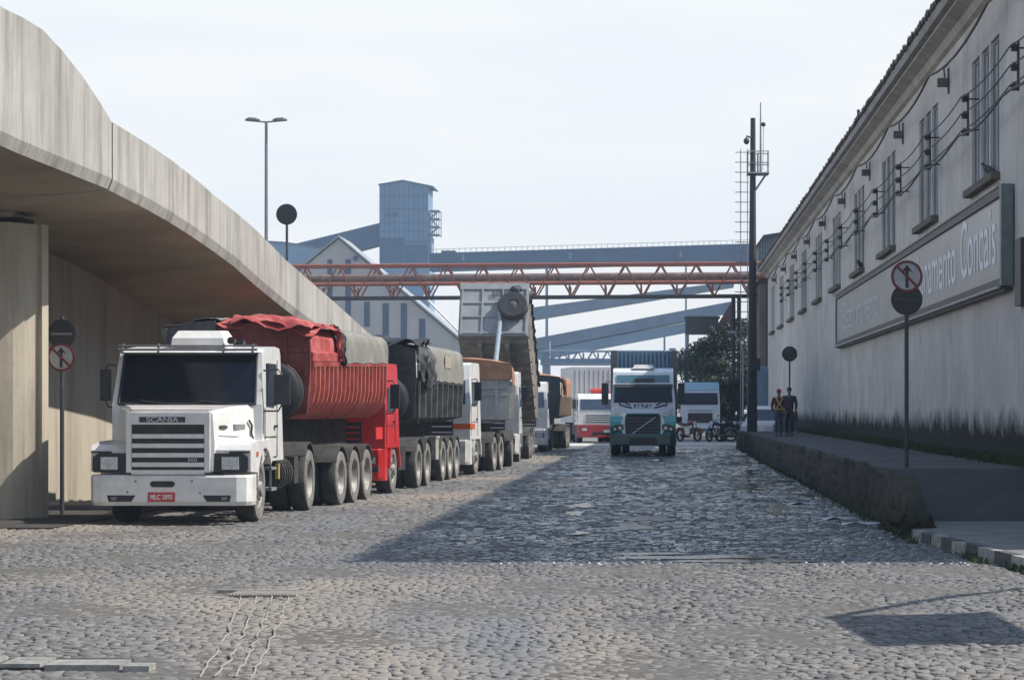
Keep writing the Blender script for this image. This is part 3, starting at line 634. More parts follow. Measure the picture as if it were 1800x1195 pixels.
gallery('conveyor_gallery', 'lower sloping blue-grey conveyor gallery with a pale underside rising to the right', 1100, [(880, 606), (1290, 529), (1290, 548), (880, 627)], 280, 284, mat('gallery_blue', (.16, .225, .31), (.13, .18, .25), rough=.7, scale=.4), legs=(955, 1206), under=[(900, 624), (1210, 566), (1210, 583), (950, 632)])
# gabled warehouse and the pale one behind
YG = 250.0
gw = thing('gabled_warehouse', 'pale gabled warehouse with tall narrow dark blue windows behind the red trailer', 'warehouse', (px(640, YG), YG, 0)); GT = Matrix.Translation((-px(640, YG), -YG, 0))
mb = MB(GT); mb.prism([(px(455, YG), -.2), (px(455, YG), pz(535, YG)), (px(595, YG), pz(420, YG)), (px(812, YG), pz(604, YG)), (px(812, YG), -.2)], 'y', YG, YG + 9); mb.build('wall', M_pale, gw)
mb = MB(GT); mb.prism([(px(448, YG), pz(538, YG)), (px(595, YG), pz(417.5, YG)), (px(818, YG), pz(606, YG)), (px(820, YG), pz(603, YG)), (px(595, YG), pz(414, YG)), (px(446, YG), pz(535, YG))], 'y', YG - .4, YG + 9.4); mb.build('roof', mat('grey_roof_sheet', (.30, .31, .33), (.22, .23, .25), rough=.6, scale=1), gw)
for xc, ya_, yb_, w_ in ((580, 456, 528, 9), (612, 456, 562, 10), (645, 530, 574, 10), (678, 533, 590, 11), (710, 533, 596, 11), (742, 560, 612, 11)):
    mb = MB(GT); mb.box(px(xc - w_ / 2, YG), px(xc + w_ / 2, YG), YG - .05, YG - .01, pz(yb_, YG), pz(ya_, YG)); mb.build('window', mat('blue_strip_window', (.05, .085, .15), (.04, .06, .11), rough=.5), gw)
mb = MB(GT); mb.lathe((px(625, YG), YG - .1, pz(454, YG)), [(-.02, .28), (.09, .28)], 'y', 12); mb.build('vent_opening', M_bluedark, gw)
mb = MB(GT); mb.tube([(px(745, YG), YG - .5, pz(520, YG)), (px(816, YG), YG - .5, pz(592, YG))], .14, 6); mb.build('roof_flashing', mat('white_flashing', (.75, .75, .75)), gw)
t = thing('storage_shed', 'pale blue storage shed roofline far left behind the overpass', 'shed', (px(520, 390), 390, 0))
quad_prism(Matrix.Translation((-px(520, 390), -390, 0)), [(455, 700), (455, 424), (500, 427), (575, 438), (640, 470), (640, 700)], 390, 408, 'wall', M_bluelight, t)
quad_prism(Matrix.Translation((-px(520, 390), -390, 0)), [(453, 424), (453, 422), (500, 425), (575, 436), (642, 469), (642, 471), (575, 438), (500, 427)], 389.7, 408.3, 'roof', M_blue, t)
# corrugated shed upper right
YC = 190.0
t = thing('corrugated_shed', 'dark blue-grey corrugated shed rising behind the far end of the white warehouse', 'shed', (px(1370, YC), YC, 0)); CT = Matrix.Translation((-px(1370, YC), -YC, 0))
quad_prism(CT, [(1334, 700), (1334, 428), (1343, 416), (1430, 402), (1430, 700)], YC, YC + 12, 'wall', mat('corrugated_blue', (.10, .125, .15), (.06, .08, .10), rough=.6, scale=1.2, stretch=(3, 1, .3)), t)
mb = MB(CT)
for i in range(20): x_ = px(1337 + i * 4.8, YC); mb.box(x_, x_ + .09, YC - .09, YC - .002, pz(560, YC), pz(424 - i * .6, YC))
mb.build('corrugation', mat('corrugated_pale', (.19, .24, .29), (.1, .13, .16), rough=.6), t)
quad_prism(CT, [(1330, 430), (1342, 413), (1432, 399), (1432, 402), (1343, 417), (1333, 431)], YC - .5, YC + 12.5, 'roof', M_black, t)
# brown annex past the end of the warehouse, blue gate, control cabin
t = thing('annex_building', 'narrow dirty brown annex standing past the far end of the white warehouse', 'building', (px(1345, 146), 146, 0)); AT = Matrix.Translation((-px(1345, 146), -146, 0))
mb = MB(AT); mb.box(px(1336, 146), 8, 146, 152, 2.2, pz(497, 146)); mb.build('wall', concrete('brown_wall', (.20, .17, .16), (.13, .11, .10), (.07, .06, .06)), t)
mb = MB(AT); mb.box(px(1334, 146), 8.1, 145.8, 152.2, pz(497, 146) + .01, pz(490, 146)); mb.build('cornice', M_retain, t)
mb = MB(AT); mb.box(px(1347, 146), px(1349, 146) + .05, 145.9, 145.98, 2, pz(500, 146)); mb.build('drain_pipe', M_black, t)
t = MB(); t.box(px(1328, 140), px(1352, 140), 140.6, 140.8, .05, pz(644, 140))
for i in range(7): x_ = px(1330 + i * 3.4, 140); t.box(x_, x_ + .05, 140.5, 140.59, .1, pz(646, 140))
tag(t.build('metal_gate', mat('faded_blue_gate', (.28, .40, .55), (.2, .3, .42), rough=.5, scale=1.5, stretch=(1, 1, .3))), 'faded blue sheet metal gate behind the white van', 'gate')
YB = 205.0
t = thing('control_cabin', 'dark brown elevated control cabin on thin steel legs above the trees', 'cabin', (px(1233, YB), YB, 0)); BT = Matrix.Translation((-px(1233, YB), -YB, 0))
mb = MB(BT); mb.box(px(1205, YB), px(1263, YB), YB, YB + 4, pz(586, YB), pz(559, YB)); mb.build('cabin_box', mat('rust_brown', (.07, .05, .05), (.045, .035, .04), rough=.8, scale=1.5), t)
mb = MB(BT); mb.box(px(1203, YB), px(1266, YB), YB - .3, YB + 4.3, pz(558.5, YB), pz(556, YB)); mb.build('cabin_roof', M_black, t)
for x_ in (1207, 1258):
    mb = MB(BT); mb.box(px(x_, YB), px(x_, YB) + .2, YB + .1, YB + .3, -.1, pz(586, YB)); mb.build('support_leg', M_slate, t)
quad_prism(BT, [(1264, 566), (1285, 532), (1293, 532), (1293, 590), (1264, 590)], YB + .5, YB + 3, 'stair_panel', mat('rust_red', (.17, .06, .05), (.1, .05, .05), rough=.8), t)
# rusty truss bridge
def truss(name, label, xa, xb, Yb, ytop, ybot, step, rt_, rb_, mt, mbt, depth, pipe=None, tilt=0, extra=None):
    t = thing(name, label, 'bridge', (px((xa + xb) / 2, Yb), Yb, 0)); T_ = Matrix.Translation((-px((xa + xb) / 2, Yb), -Yb, 0))
    f = lambda x: -tilt * (x - xa) / (xb - xa)
    for yy in (Yb, Yb + depth):
        mb = MB(T_); mb.tube([(px(xa, Yb), yy, pz(ytop, Yb)), (px(xb, Yb), yy, pz(ytop - tilt, Yb))], rt_, 6); mb.build('top_chord', mt, t)
        mb = MB(T_); mb.tube([(px(xa, Yb), yy, pz(ybot, Yb)), (px(xb, Yb), yy, pz(ybot - tilt, Yb))], rb_, 6); mb.build('bottom_chord', mbt, t)
        mb = MB(T_); x = xa; up = True
        while x < xb:
            x2 = min(x + step / 2, xb)
            a, b = (ybot, ytop) if up else (ytop, ybot)
            mb.tube([(px(x, Yb), yy, pz(a + f(x), Yb)), (px(x2, Yb), yy, pz(b + f(x2), Yb))], .055, 5)
            if not up: mb.tube([(px(x2 - 3, Yb), yy, pz(ybot + f(x2), Yb)), (px(x2 - 3, Yb), yy, pz(ybot - 20 + f(x2), Yb))], .06, 5)
            x = x2; up = not up
        mb.build('diagonal_bars', mt, t)
    mb = MB(T_); x = xa
    while x < xb: mb.box(px(x, Yb) - .04, px(x, Yb) + .04, Yb, Yb + depth, pz(ybot + f(x), Yb) - .03, pz(ybot + f(x), Yb) + .05); x += step / 2
    mb.build('cross_bars', mbt, t)
    return t, T_, f
M_rust = mat('red_oxide_paint', (.36, .10, .055), (.22, .075, .05), rough=.75, scale=1.5, dirt=(.12, .08, .07), dirt_amt=.5)
M_rustdark = mat('sooty_steel', (.035, .032, .036), (.06, .05, .05), rough=.8, scale=2)
t, T_, f = truss('truss_bridge', 'long rusty red truss bridge carrying a brown pipe across the street', 500, 1352, 150, 467, 524, 63, .085, .085, M_rust, M_rustdark, 2.0, tilt=5)
for (y_, r_, m_, yy) in ((489, .26, mat('brown_pipe', (.17, .10, .08), (.11, .075, .065), rough=.7, scale=1, dirt=(.3, .27, .24), dirt_amt=.5), 150.7), (500, .13, M_rust, 150.35), (496, .2, mat('grey_pipe', (.14, .12, .11), (.1, .08, .08), rough=.7), 151.4)):
    mb = MB(T_); mb.tube([(px(500, 150), yy, pz(y_, 150)), (px(1352, 150), yy, pz(y_ - 5, 150))], r_, 10); mb.build('pipe', m_, t)
mb = MB(T_)
for xs in (1290, 1300): mb.tube([(px(xs, 150), 151, 0), (px(xs, 150), 151, pz(520, 150))], .13, 8)
mb.build('support_leg', M_rustdark, t)
t, T_, f = truss('truss_bridge', 'pale grey lattice footbridge low behind the moving trucks', 950, 1192, 235, 617, 640, 26, .08, .10, M_slate, M_slate, 2.0)
mb = MB(T_); mb.box(px(950, 235), px(1192, 235), 235.3, 236.8, pz(640, 235), pz(630, 235)); mb.build('deck', M_bluelight, t)
mb = MB(T_); mb.box(px(956, 235), px(966, 235), 235, 237, -.1, pz(600, 235)); mb.box(px(1176, 235), px(1188, 235), 235, 237, -.1, pz(612, 235)); mb.build('support_leg', M_slate, t)

# ---------------------------------------------------------------- poles, lamps, signs
YL = 140.0; X0 = px(468, YL)
t = thing('street_lamp', 'tall grey double-headed street lamp rising behind the overpass', 'street lamp', (X0, YL, 0))
mb = MB(); mb.tube([(0, 0, 0), (0, 0, pz(214, YL))], .13, 10, .085); mb.build('pole', mat('galvanised', (.19, .20, .21), (.15, .16, .17), rough=.5, metal=.3), t)
mb = MB(); mb.tube([(-1.1, 0, pz(212, YL)), (0, 0, pz(215, YL)), (1.1, 0, pz(212, YL))], .05, 6); mb.build('arm', MATS['galvanised'], t)
for s in (-1, 1):
    mb = MB(); mb.loft([[(s * u, w_, pz(211.5, YL) + h_) for w_, h_ in ((-.12 * q, -.05), (.12 * q, -.05), (.16 * q, .02), (.1 * q, .13 * q), (-.1 * q, .13 * q), (-.16 * q, .02))] for u, q in ((.38, .4), (.6, 1), (1.0, 1.15), (1.22, .5))]); mb.build('lamp_head', mat('lamp_head_grey', (.13, .13, .14), rough=.5), t)
def disc(mb, c, r, y0, y1, n=28): mb.prism([(c[0] + r * math.cos(2 * math.pi * k / n), c[1] + r * math.sin(2 * math.pi * k / n)) for k in range(n)], 'y', y0, y1)
M_signback = mat('dark_sign_back', (.022, .024, .027), (.035, .036, .04), rough=.6)
M_polegrey = mat('sign_pole', (.06, .065, .07), (.035, .035, .04), rough=.6)
def round_sign(Y, xc, yc, r, ybase, label, z0):
    X = px(xc, Y); t = thing('traffic_sign', label, 'sign', (X, Y, z0))
    zc = pz(yc, Y) - z0
    mb = MB(); mb.tube([(0, .03, 0), (0, .03, zc + r * .6)], .032, 8); mb.build('pole', M_polegrey, t)
    mb = MB(); disc(mb, (0, zc), r, -.02, -.002); mb.build('sign_face', M_signback, t)
    mb = MB(); mb.box(-.012, .012, -.03, -.022, zc - r * .75, zc + r * .75); mb.build('strap', M_polegrey, t)
    return t
round_sign(58, 504, 377, .255, 0, 'round dark traffic sign on a pole standing up on the overpass parapet', 3.6)
round_sign(88, 1388, 622, .285, 0, 'round dark traffic sign on a pole beside the two walking people', .77)
M_signred = mat('shaded_sign_red', (.20, .022, .03), (.12, .018, .024), rough=.5); M_signwhite = mat('sign_white', (.46, .47, .48), (.33, .33, .35), rough=.5, scale=6)  # red darkened for the shade both signs stand in
def arrow_sign(Y, xc, yc, r, z0, label, other, above, zt):
    X = px(xc, Y); t = thing('traffic_sign', label, 'sign', (X, Y, z0)); zc = pz(yc, Y) - z0
    mb = MB(); mb.tube([(0, .04, -.02), (0, .04, max(zc, zt) + .1)], .035, 10); mb.build('pole', M_polegrey, t)
    mb = MB(); disc(mb, (0, zc), r, -.022, -.006); mb.build('sign_face', M_signwhite, t)
    mb = MB(); n = 36
    for k in range(n):
        a, b = 2 * math.pi * k / n, 2 * math.pi * (k + 1) / n
        mb.prism([(r * 1.01 * math.cos(a), zc + r * 1.01 * math.sin(a)), (r * 1.01 * math.cos(b), zc + r * 1.01 * math.sin(b)), (r * .84 * math.cos(b), zc + r * .84 * math.sin(b)), (r * .84 * math.cos(a), zc + r * .84 * math.sin(a))], 'y', -.028, -.004)
    q = r * .86 * .7071; w_ = r * .055
    mb.prism([(-q - w_, zc + q - w_), (-q + w_, zc + q + w_), (q + w_, zc - q + w_), (q - w_, zc - q - w_)], 'y', -.034, -.029)
    mb.build('red_ring', M_signred, t)
    mb = MB(); mb.prism([(-r * .1, zc - r * .72), (r * .1, zc - r * .72), (r * .1, zc + r * .35), (r * .36, zc + r * .25), (0, zc + r * .74), (-r * .36, zc + r * .25), (-r * .1, zc + r * .35)], 'y', -.027, -.023); mb.build('arrow', M_black, t)
    z2 = zc + (r * 1.7 if above else -r * 1.45)
    mb = MB(); disc(mb, (0, z2), r * (1.03 if above else 1), .0, .014); mb.build('second_disc', M_signback, t)
    mb = MB(); mb.box(-r * .75, r * .75, -.006, -.001, z2 - .02, z2 + .012); mb.build('disc_bar', M_polegrey if not above else mat('pale_bar', (.3, .3, .3)), t)
    return t
arrow_sign(39.0, 1594, 486, .258, .745, 'straight-ahead-prohibited round sign on a dark pole on the raised pavement at right', 0, False, 2.9)
arrow_sign(38.6, 108, 628, .225, .03, 'straight-ahead-prohibited round sign with a dark disc above it beside the overpass pillar', 0, True, 3.1)
# concrete utility pole with camera, cage and antennas
YP = 104.0; XP = px(1322, YP)
t = thing('utility_pole', 'tall dark concrete pole with platform cage, camera and antennas near the two walking people', 'pole', (XP, YP, .7))
z_ = lambda y: pz(y, YP) - .7; x_f = lambda x: px(x, YP) - XP
mb = MB(); mb.tube([(0, 0, 0), (0.04, 0, z_(208))], .23, 12, .11); mb.build('pole', mat('dark_pole_concrete', (.05, .05, .052), (.03, .03, .032), rough=.85, scale=2, stretch=(1, 1, .2)), t)
M_galv = mat('pale_galvanised', (.28, .29, .3), (.2, .2, .21), rough=.5)
mb = MB(); xa, xb = x_f(1314), x_f(1350)
for z in (z_(306), z_(288), z_(268)):
    P = [(xa, -.5, z), (xb, -.5, z), (xb, .5, z), (xa, .5, z), (xa, -.5, z)]
    for a, b in zip(P, P[1:]): mb.tube([a, b], .022 if z > z_(300) else .04, 5)
for x in (xa, (xa + xb) / 2, xb):
    for y in (-.5, .5): mb.tube([(x, y, z_(306)), (x, y, z_(268))], .02, 5)
mb.box(xa, xb, -.48, .48, z_(306), z_(306) + .04)
mb.tube([(xb - .1, 0, z_(307)), (.15, 0, z_(334))], .05, 5); mb.build('platform_cage', M_galv, t)
mb = MB(); mb.tube([(0, -.15, z_(244)), (x_f(1312), -.15, z_(240)), (x_f(1312), -.15, z_(244))], .04, 5); mb.ball((x_f(1312), -.15, z_(249)), .13, .13, .15); mb.build('dome_camera', M_black, t)
mb = MB(); mb.tube([(x_f(1337), 0, z_(306)), (x_f(1337), 0, z_(180))], .055, 8, .025); mb.build('antenna', M_galv, t)
mb = MB(); mb.ball((x_f(1342), 0, z_(219)), .1); mb.tube([(x_f(1342), 0, z_(219)), (x_f(1341), 0, z_(300))], .015, 4); mb.build('sensor', M_black, t)
mb = MB(); mb.box(-.14, .34, -.45, -.16, z_(652), z_(630)); mb.build('junction_box', M_black, t)
t = thing('ladder_mast', 'thin ladder-like mast with evenly spaced rungs left of the tall dark pole', 'mast', (px(1307, 108), 108, .0)); XM = px(1307, 108)
mb = MB()
for x in (1302, 1314): mb.tube([(px(x, 108) - XM, 0, 0), (px(x, 108) - XM, 0, pz(262, 108))], .022, 5)
mb.build('mast_rails', M_galv, t)
mb = MB()
for k in range(22): z = pz(268 + k * 17.5, 108); mb.tube([(px(1292, 108) - XM, 0, z), (px(1317, 108) - XM, 0, z)], .02, 5)
mb.build('rungs', M_galv, t)
t = thing('street_lamp', 'slim grey curved street lamp in front of the dark trees', 'street lamp', (px(1306, 135), 135, 0)); XM = px(1306, 135)
mb = MB(); mb.tube([(0, 0, 0), (0, 0, pz(615, 135)), (-.15, 0, pz(600, 135)), (px(1290, 135) - XM, 0, pz(585, 135))], .06, 6, .04); mb.build('pole', M_galv, t)
mb = MB(); mb.ball((px(1288, 135) - XM, 0, pz(584, 135)), .3, .12, .08); mb.build('lamp_head', M_galv, t)
# unseen board on a bent arm, added for its shadow on the road
t = thing('shadow_board', 'unseen grey board on a bent arm and post, shaped to cast a road shadow', 'board', (8.7, 22.9, .14))
mb = MB(); mb.tube([(0, 0, 0), (0, 0, 5.6), (-.4, -.7, 5.9), (-1.6, -2.6, 5.85), (-2.0, -3.2, 5.75)], .07, 8, .05); mb.build('shadow_board_post', M_polegrey, t)
mb = MB(); mb.prism([(-3.0, 5.7), (-5.5, 5.5), (-5.4, 4.1), (-2.7, 4.2)], 'x', -2.05, -2.0); mb.build('shadow_board_panel', M_grey, t)

# ---------------------------------------------------------------- trees
M_leaf = mat('dark_foliage', (.030, .050, .022), (.012, .022, .010), rough=.7, scale=.9, amount=.8)
M_leaf2 = mat('grey_green_foliage', (.06, .09, .06), (.03, .05, .035), rough=.7, scale=.9, amount=.8)
M_bark = mat('bark', (.08, .065, .05), (.04, .035, .03), rough=.9, scale=4)
def tree(x, y, hgt, rad, label, m, nl=5500, low=.28):
    t = thing('tree', label, 'tree', (x, y, 0), 0, 'trees at the far end of the street')
    mb = MB(); mb.tube([(0, 0, -.1), (.1, 0, hgt * .25), (-.05, .05, hgt * .5), (.1, 0, hgt * .8)], .22, 8, .06)
    cl = []
    for k in range(11):
        a = random.uniform(0, 6.28); r = rad * random.uniform(.25, .85); z = hgt * random.uniform(low, .9); r *= math.sin(math.pi * min(.95, max(.12, (z / hgt - low * .6) / (1.05 - low * .6)))) ** .6
        c = Vector((r * math.cos(a), r * math.sin(a), z)); cl.append((c, rad * random.uniform(.28, .48)))
        mb.tube([(0, 0, z * .55), c * .5 + Vector((0, 0, z * .35)), c], .07, 5, .02)
    cl.append((Vector((0, 0, hgt * .88)), rad * .4))
    mb.build('trunk', M_bark, t)
    rg = np.random.default_rng(int(abs(x * 100 + y))); vs = []; fs = []
    for k in range(nl):
        c, cr_ = cl[rg.integers(len(cl))]; d = rg.normal(0, 1, 3); d /= np.linalg.norm(d); p = np.array(c) + d * cr_ * rg.uniform(.45, 1.12) * np.array([1, 1, .8])
        u = rg.normal(0, 1, 3); u /= np.linalg.norm(u); v = np.cross(u, rg.normal(0, 1, 3)); v /= np.linalg.norm(v); s_ = rg.uniform(.06, .17); i = len(vs)
        vs += [tuple(p - u * s_), tuple(p + v * s_ * .5), tuple(p + u * s_), tuple(p - v * s_ * .5)]; fs.append((i, i + 1, i + 2, i + 3))
    me = bpy.data.meshes.new('crown'); me.from_pydata(vs, [], fs); me.materials.append(m); o = bpy.data.objects.new('crown', me); S.collection.objects.link(o); o.parent = t
tree(px(1268, 160), 160, 7.5, 2.6, 'dark green tree left of the slim curved street lamp', M_leaf, 9000, .2)
tree(px(1300, 172), 172, 8.6, 2.5, 'tallest dark tree, partly hidden by the dark utility pole', M_leaf, 8000, .2)
tree(px(1232, 180), 180, 7.0, 2.5, 'dark tree rising behind the parked white truck', M_leaf, 8000, .15)
tree(px(1207, 195), 195, 6.9, 2.1, 'greyish green leftmost tree behind the trailer of the green and white truck', M_leaf2, 6000, .2)
tree(px(1288, 150), 150, 3.4, 2.0, 'low dark bushy tree behind the motorcycles', M_leaf, 6000, .1)
# ---------------------------------------------------------------- vehicles
def wheel(par, T, x, y, r=.51, w=.30, side=1, dual=False, m=None, spare=None, n=26):
    """x = outer face, side = +1 when the outer face looks towards +x"""
    s = side
    mb = MB(T); prof = [(-w, r * .62), (-w, r * .93), (-w * .85, r), (-w * .5, r * 1.005), (-w * .15, r), (0, r * .93), (.012, r * .78), (0, r * .62), (-.03, r * .56)]
    mb.lathe((x, y, r), [(a * s, b) for a, b in prof], 'x', n)
    if dual: mb.lathe((x - s * (w + .06), y, r), [(a * s, b) for a, b in prof], 'x', n)
    wo = mb.build('wheel', m or M_tyre, par, smooth=True)
    mb = MB(T); mb.lathe((x, y, r), [(-.01 * s, r * .62), (.006 * s, r * .63), (.019 * s, r * .78), (.008 * s, r * .925), (-.012 * s, r * .95)], 'x', n); mb.build('sidewall', M_sidewall, wo, smooth=True)
    mb = MB(T)
    if dual: pr = [(-.22, .05), (-.20, r * .30), (-.17, r * .34), (-.12, r * .50), (-.028, r * .56), (-.004, r * .60), (-.03, r * .60), (-.24, r * .58), (-.25, .05)]
    else: pr = [(.05, .04), (.05, r * .18), (-.01, r * .24), (-.02, r * .42), (-.04, r * .50), (-.028, r * .56), (-.004, r * .60), (-.03, r * .60), (-.1, r * .58), (-.1, .04)]
    mb.lathe((x, y, r), [(a * s, b) for a, b in pr], 'x', n)
    if dual: mb.lathe((x - s * .2, y, r), [(0, .03), (0, .11), (s * .14, .10), (s * .15, .03)], 'x', 12)
    for k in range(8):
        a = 2 * math.pi * k / 8; mb.box(-.02, .02, -.02, .02, -.02, .02, T=Matrix.Translation((x + s * (.0 if not dual else -.16), y + r * .33 * math.cos(a), r + r * .33 * math.sin(a))))
    mb.build('rim', M_rim, wo, smooth=True)
    return wo
def mirror(par, T, x, y, z, hw=.10, hh=.24, arm=.2, side=1, m=None):
    mb = MB(T); mb.box(x - hw, x + hw, y - .05, y + .05, z - hh, z + hh); o = mb.build('mirror', m or M_black, par, bevel=.03)
    mb = MB(T); xi = x - side * arm
    mb.tube([(xi, y + .05, z + hh + .06), (x - side * hw * .5, y, z + hh + .08), (x, y, z + hh - .01)], .014, 6); mb.tube([(xi, y + .05, z - hh - .10), (x - side * hw * .5, y, z - hh - .10), (x, y, z - hh + .01)], .014, 6)
    mb.build('mirror_arm', M_black, o)
    mb = MB(T); mb.box(x - hw * .8, x + hw * .8, y + .051, y + .056, z - hh * .85, z + hh * .85); mb.build('mirror_glass', M_glass2, o)
def plate(par, T, x, z, y, txt='', w=.4, h=.13, m=None, ml=None):
    mb = MB(T); mb.box(x - w / 2, x + w / 2, y - .012, y, z - h / 2, z + h / 2); o = mb.build('licence_plate', m or M_plate, par)
    if txt: text(txt, 'plate_characters', .10, ml or M_letter, o, Vector((x, y - .014, z - .005)), FRONT, .80, .002, .002, T=T)
def guard(mb, x0, x1, y, r, zc, a0=20, a1=160, th=.02, n=10):
    ins = []; outs = []
    for k in range(n + 1):
        a = R(a0 + (a1 - a0) * k / n); ins.append((y + r * math.cos(a), zc + r * math.sin(a))); outs.append((y + (r + th) * math.cos(a), zc + (r + th) * math.sin(a)))
    mb.prism(ins + outs[::-1], 'x', x0, x1)
def tipper(par, T, L_, hw, zr0, zr1, zt, zb, mbody, mfront, mtarp, ribs, round_=True, ext=None, axles=(), tarp_x=None, spare=True, mguard=None, wm=None, mrib=None):
    """semi trailer. local y=0 front. zr = side rail height front/rear, zt = tarp shoulder, zb = bottom"""
    def prof(o=0): 
        if round_: return [(.62, zb), (.86, zb + .03), (1.05, zb + .13), (hw - .07, zb + .30), (hw - .03, zb + .5)]
        return [(.55, zb), (.62, zb), (hw - .05, zb + .12), (hw - .045, zb + .2), (hw - .04, zb + .5)]
    P = prof(); rz = lambda y: zr0 + (zr1 - zr0) * y / L_
    rings = []
    for y in (0, L_ * .5, L_): 
        rt_ = P + [(hw - .02, rz(y))]; rings.append([(x, y, z) for x, z in rt_] + [(-x, y, z) for x, z in rt_[::-1]])
    mb = MB(T); mb.loft(rings); body = mb.build('trailer_body', mbody, par)
    # side ribs following the profile
    mb = MB(T)
    for side in (1, -1):
        for i in range(ribs):
            y = .09 + (L_ - .18) * i / (ribs - 1); w_ = .032 if round_ else .06; dp = .085 if round_ else .10
            o_ = [(side * (x + dp * .4), y + s * w_, z) for s in (-1, 1) for x, z in ()]
            A = [(side * (x + (.0 if k else 0)), z) for k, (x, z) in enumerate(P[1:] + [(hw - .02, rz(y) - .02)])]
            B = [(side * (abs(x) + dp), z - (.02 if k == 0 else 0)) for k, (x, z) in enumerate(A)]
            n_ = len(A); ringA = [(x, y - w_, z) for x, z in A] + [(x, y - w_ * .7, z) for x, z in B[::-1]]; ringB = [(x, y + w_, z) for x, z in A] + [(x, y + w_ * .7, z) for x, z in B[::-1]]
            mb.loft([ringA, ringB])
    mb.build('side_ribs', mrib or mbody, body)
    mb = MB(T)
    for s in (1, -1): mb.loft([[(s * (hw - .03), y, rz(y) - .03), (s * (hw + .045), y, rz(y) - .03), (s * (hw + .045), y, rz(y) + .05), (s * (hw - .03), y, rz(y) + .05)] for y in (0, L_)])
    mb.build('top_rail', mbody, body, bevel=.008)
    # front wall
    mb = MB(T); mb.loft([[(-hw + .06, y, zb + .1), (hw - .06, y, zb + .1), (hw, y, zr0 + .04), (hw - .02, y, zt - .08), (hw * .5, y, zt + .06), (-hw * .5, y, zt + .06), (-hw + .02, y, zt - .08), (-hw, y, zr0 + .04)] for y in (-.06, .0)])
    mb.build('front_wall', mfront, body)
    mb = MB(T)
    for z in (zb + .75, zr0 - .15, zr0 + .22): mb.box(-hw + .08, hw - .08, -.095, -.062, z, z + .06)
    for x in (-.8, 0, .8): mb.box(x, x + .06, -.12, -.097, zb + .2, zt - .15)
    mb.build('front_wall_ribs', mfront, body)
    if ext:  # steel extension panel, first part of the side
        for s in (1, -1): mb = MB(T); mb.loft([[(s * (hw + .02), y, rz(y) + .06), (s * (hw + .03), y, rz(y) + .2), (s * (hw - .02), y, rz(y) + .22), (s * (hw - .04), y, zt - .18), (s * (hw - .12), y, zt - .02), (s * (hw - .3), y, zt + .04), (s * (hw - .3), y, rz(y) + .06)] for y in (0, ext)]); mb.build('extension_panel', M_redtarp if mbody == M_redbox else mfront, body)
    # tarpaulin: sagging sheet with folds
    y0 = tarp_x if tarp_x is not None else 0
    ny, nx = 44, 26; rg = random.Random(int(L_ * 100))
    ph = [rg.uniform(0, 6) for _ in range(6)]
    rings = []
    for j in range(ny + 1):
        y = y0 + (L_ + .06 - y0) * j / ny; ring = []
        sag = .05 * math.sin(y * 2.6 + ph[0]) + .025 * math.sin(y * 6.1 + ph[1])
        sec = [(hw + .055, rz(y) + .03 + .012 * math.sin(y * 5 + ph[2])), (hw + .05, rz(y) + .25), (hw + .045, (rz(y) + zt) / 2 + .1), (hw + .025, zt - .07), (hw - .03, zt - .005), (hw * .6, zt + .07 + sag * .5), (hw * .2, zt + .12 + sag)]
        full = sec + [(-x, z + .02 * math.sin(y * 3 + ph[3])) for x, z in sec[::-1]]
        out_ = []
        for k, (x, z) in enumerate(full):
            f_ = .015 * math.sin(y * 9 + k * 1.3 + ph[4]) + .012 * math.sin(y * 17 + k + ph[5]); out_.append((x + (f_ if k in (1, 2, 3, 11, 10, 12) else 0), y, z + (f_ if 4 <= k <= 9 else 0)))
        ins = [(x * .985, y, z - .012) for x, _, z in out_[::-1]]
        rings.append(out_ + ins)
    mb = MB(T); mb.loft(rings); tp = mb.build('tarpaulin', mtarp, par, smooth=True)
    # chassis, axles, mudguards
    mb = MB(T)
    for s in (-.45, .45): mb.box(s - .06, s + .06, .3, L_ - .1, .95, zb - .01)
    for i in range(5): yy = .5 + (L_ - 1) * i / 4; mb.box(-.39, .39, yy, yy + .1, 1.0, 1.2)
    mb.box(-hw + .1, hw - .1, L_ - .15, L_ - .05, .5, .62)
    for y in axles: mb.tube([(-hw + .3, y, .5), (hw - .3, y, .5)], .07, 8)
    mb.build('trailer_chassis', M_chassis, par)
    for y in axles:
        for s in (1, -1):
            wheel(par, T, s * (hw - .02), y, .5, .27, s, dual=True, m=wm)
            mb = MB(T); guard(mb, *sorted((s * (hw - .62), s * (hw))), y, .56, .5, 28, 150); mb.build('mudguard', mguard or M_guard, par)
    if spare:
        mb = MB(T); x_, z_s = spare; mb.lathe((x_, -.12, z_s), [(-.26, .28), (-.26, .46), (-.22, .51), (-.04, .51), (0, .46), (0, .28)], 'y', 28); o = mb.build('spare_wheel', M_black, par, smooth=True)
        mb = MB(T); mb.lathe((x_, -.12, z_s), [(-.255, .20), (-.2, .29), (-.19, .05), (-.12, .05), (-.12, .29)], 'y', 24); mb.build('rim', M_chassis, o, smooth=True)
        mb = MB(T); mb.lathe((x_, -.115, z_s), [(-.035, .515), (-.0, .525), (.02, .50), (.0, .49)], 'y', 30); mb.build('tyre_edge', M_guard, o, smooth=True)
    return body
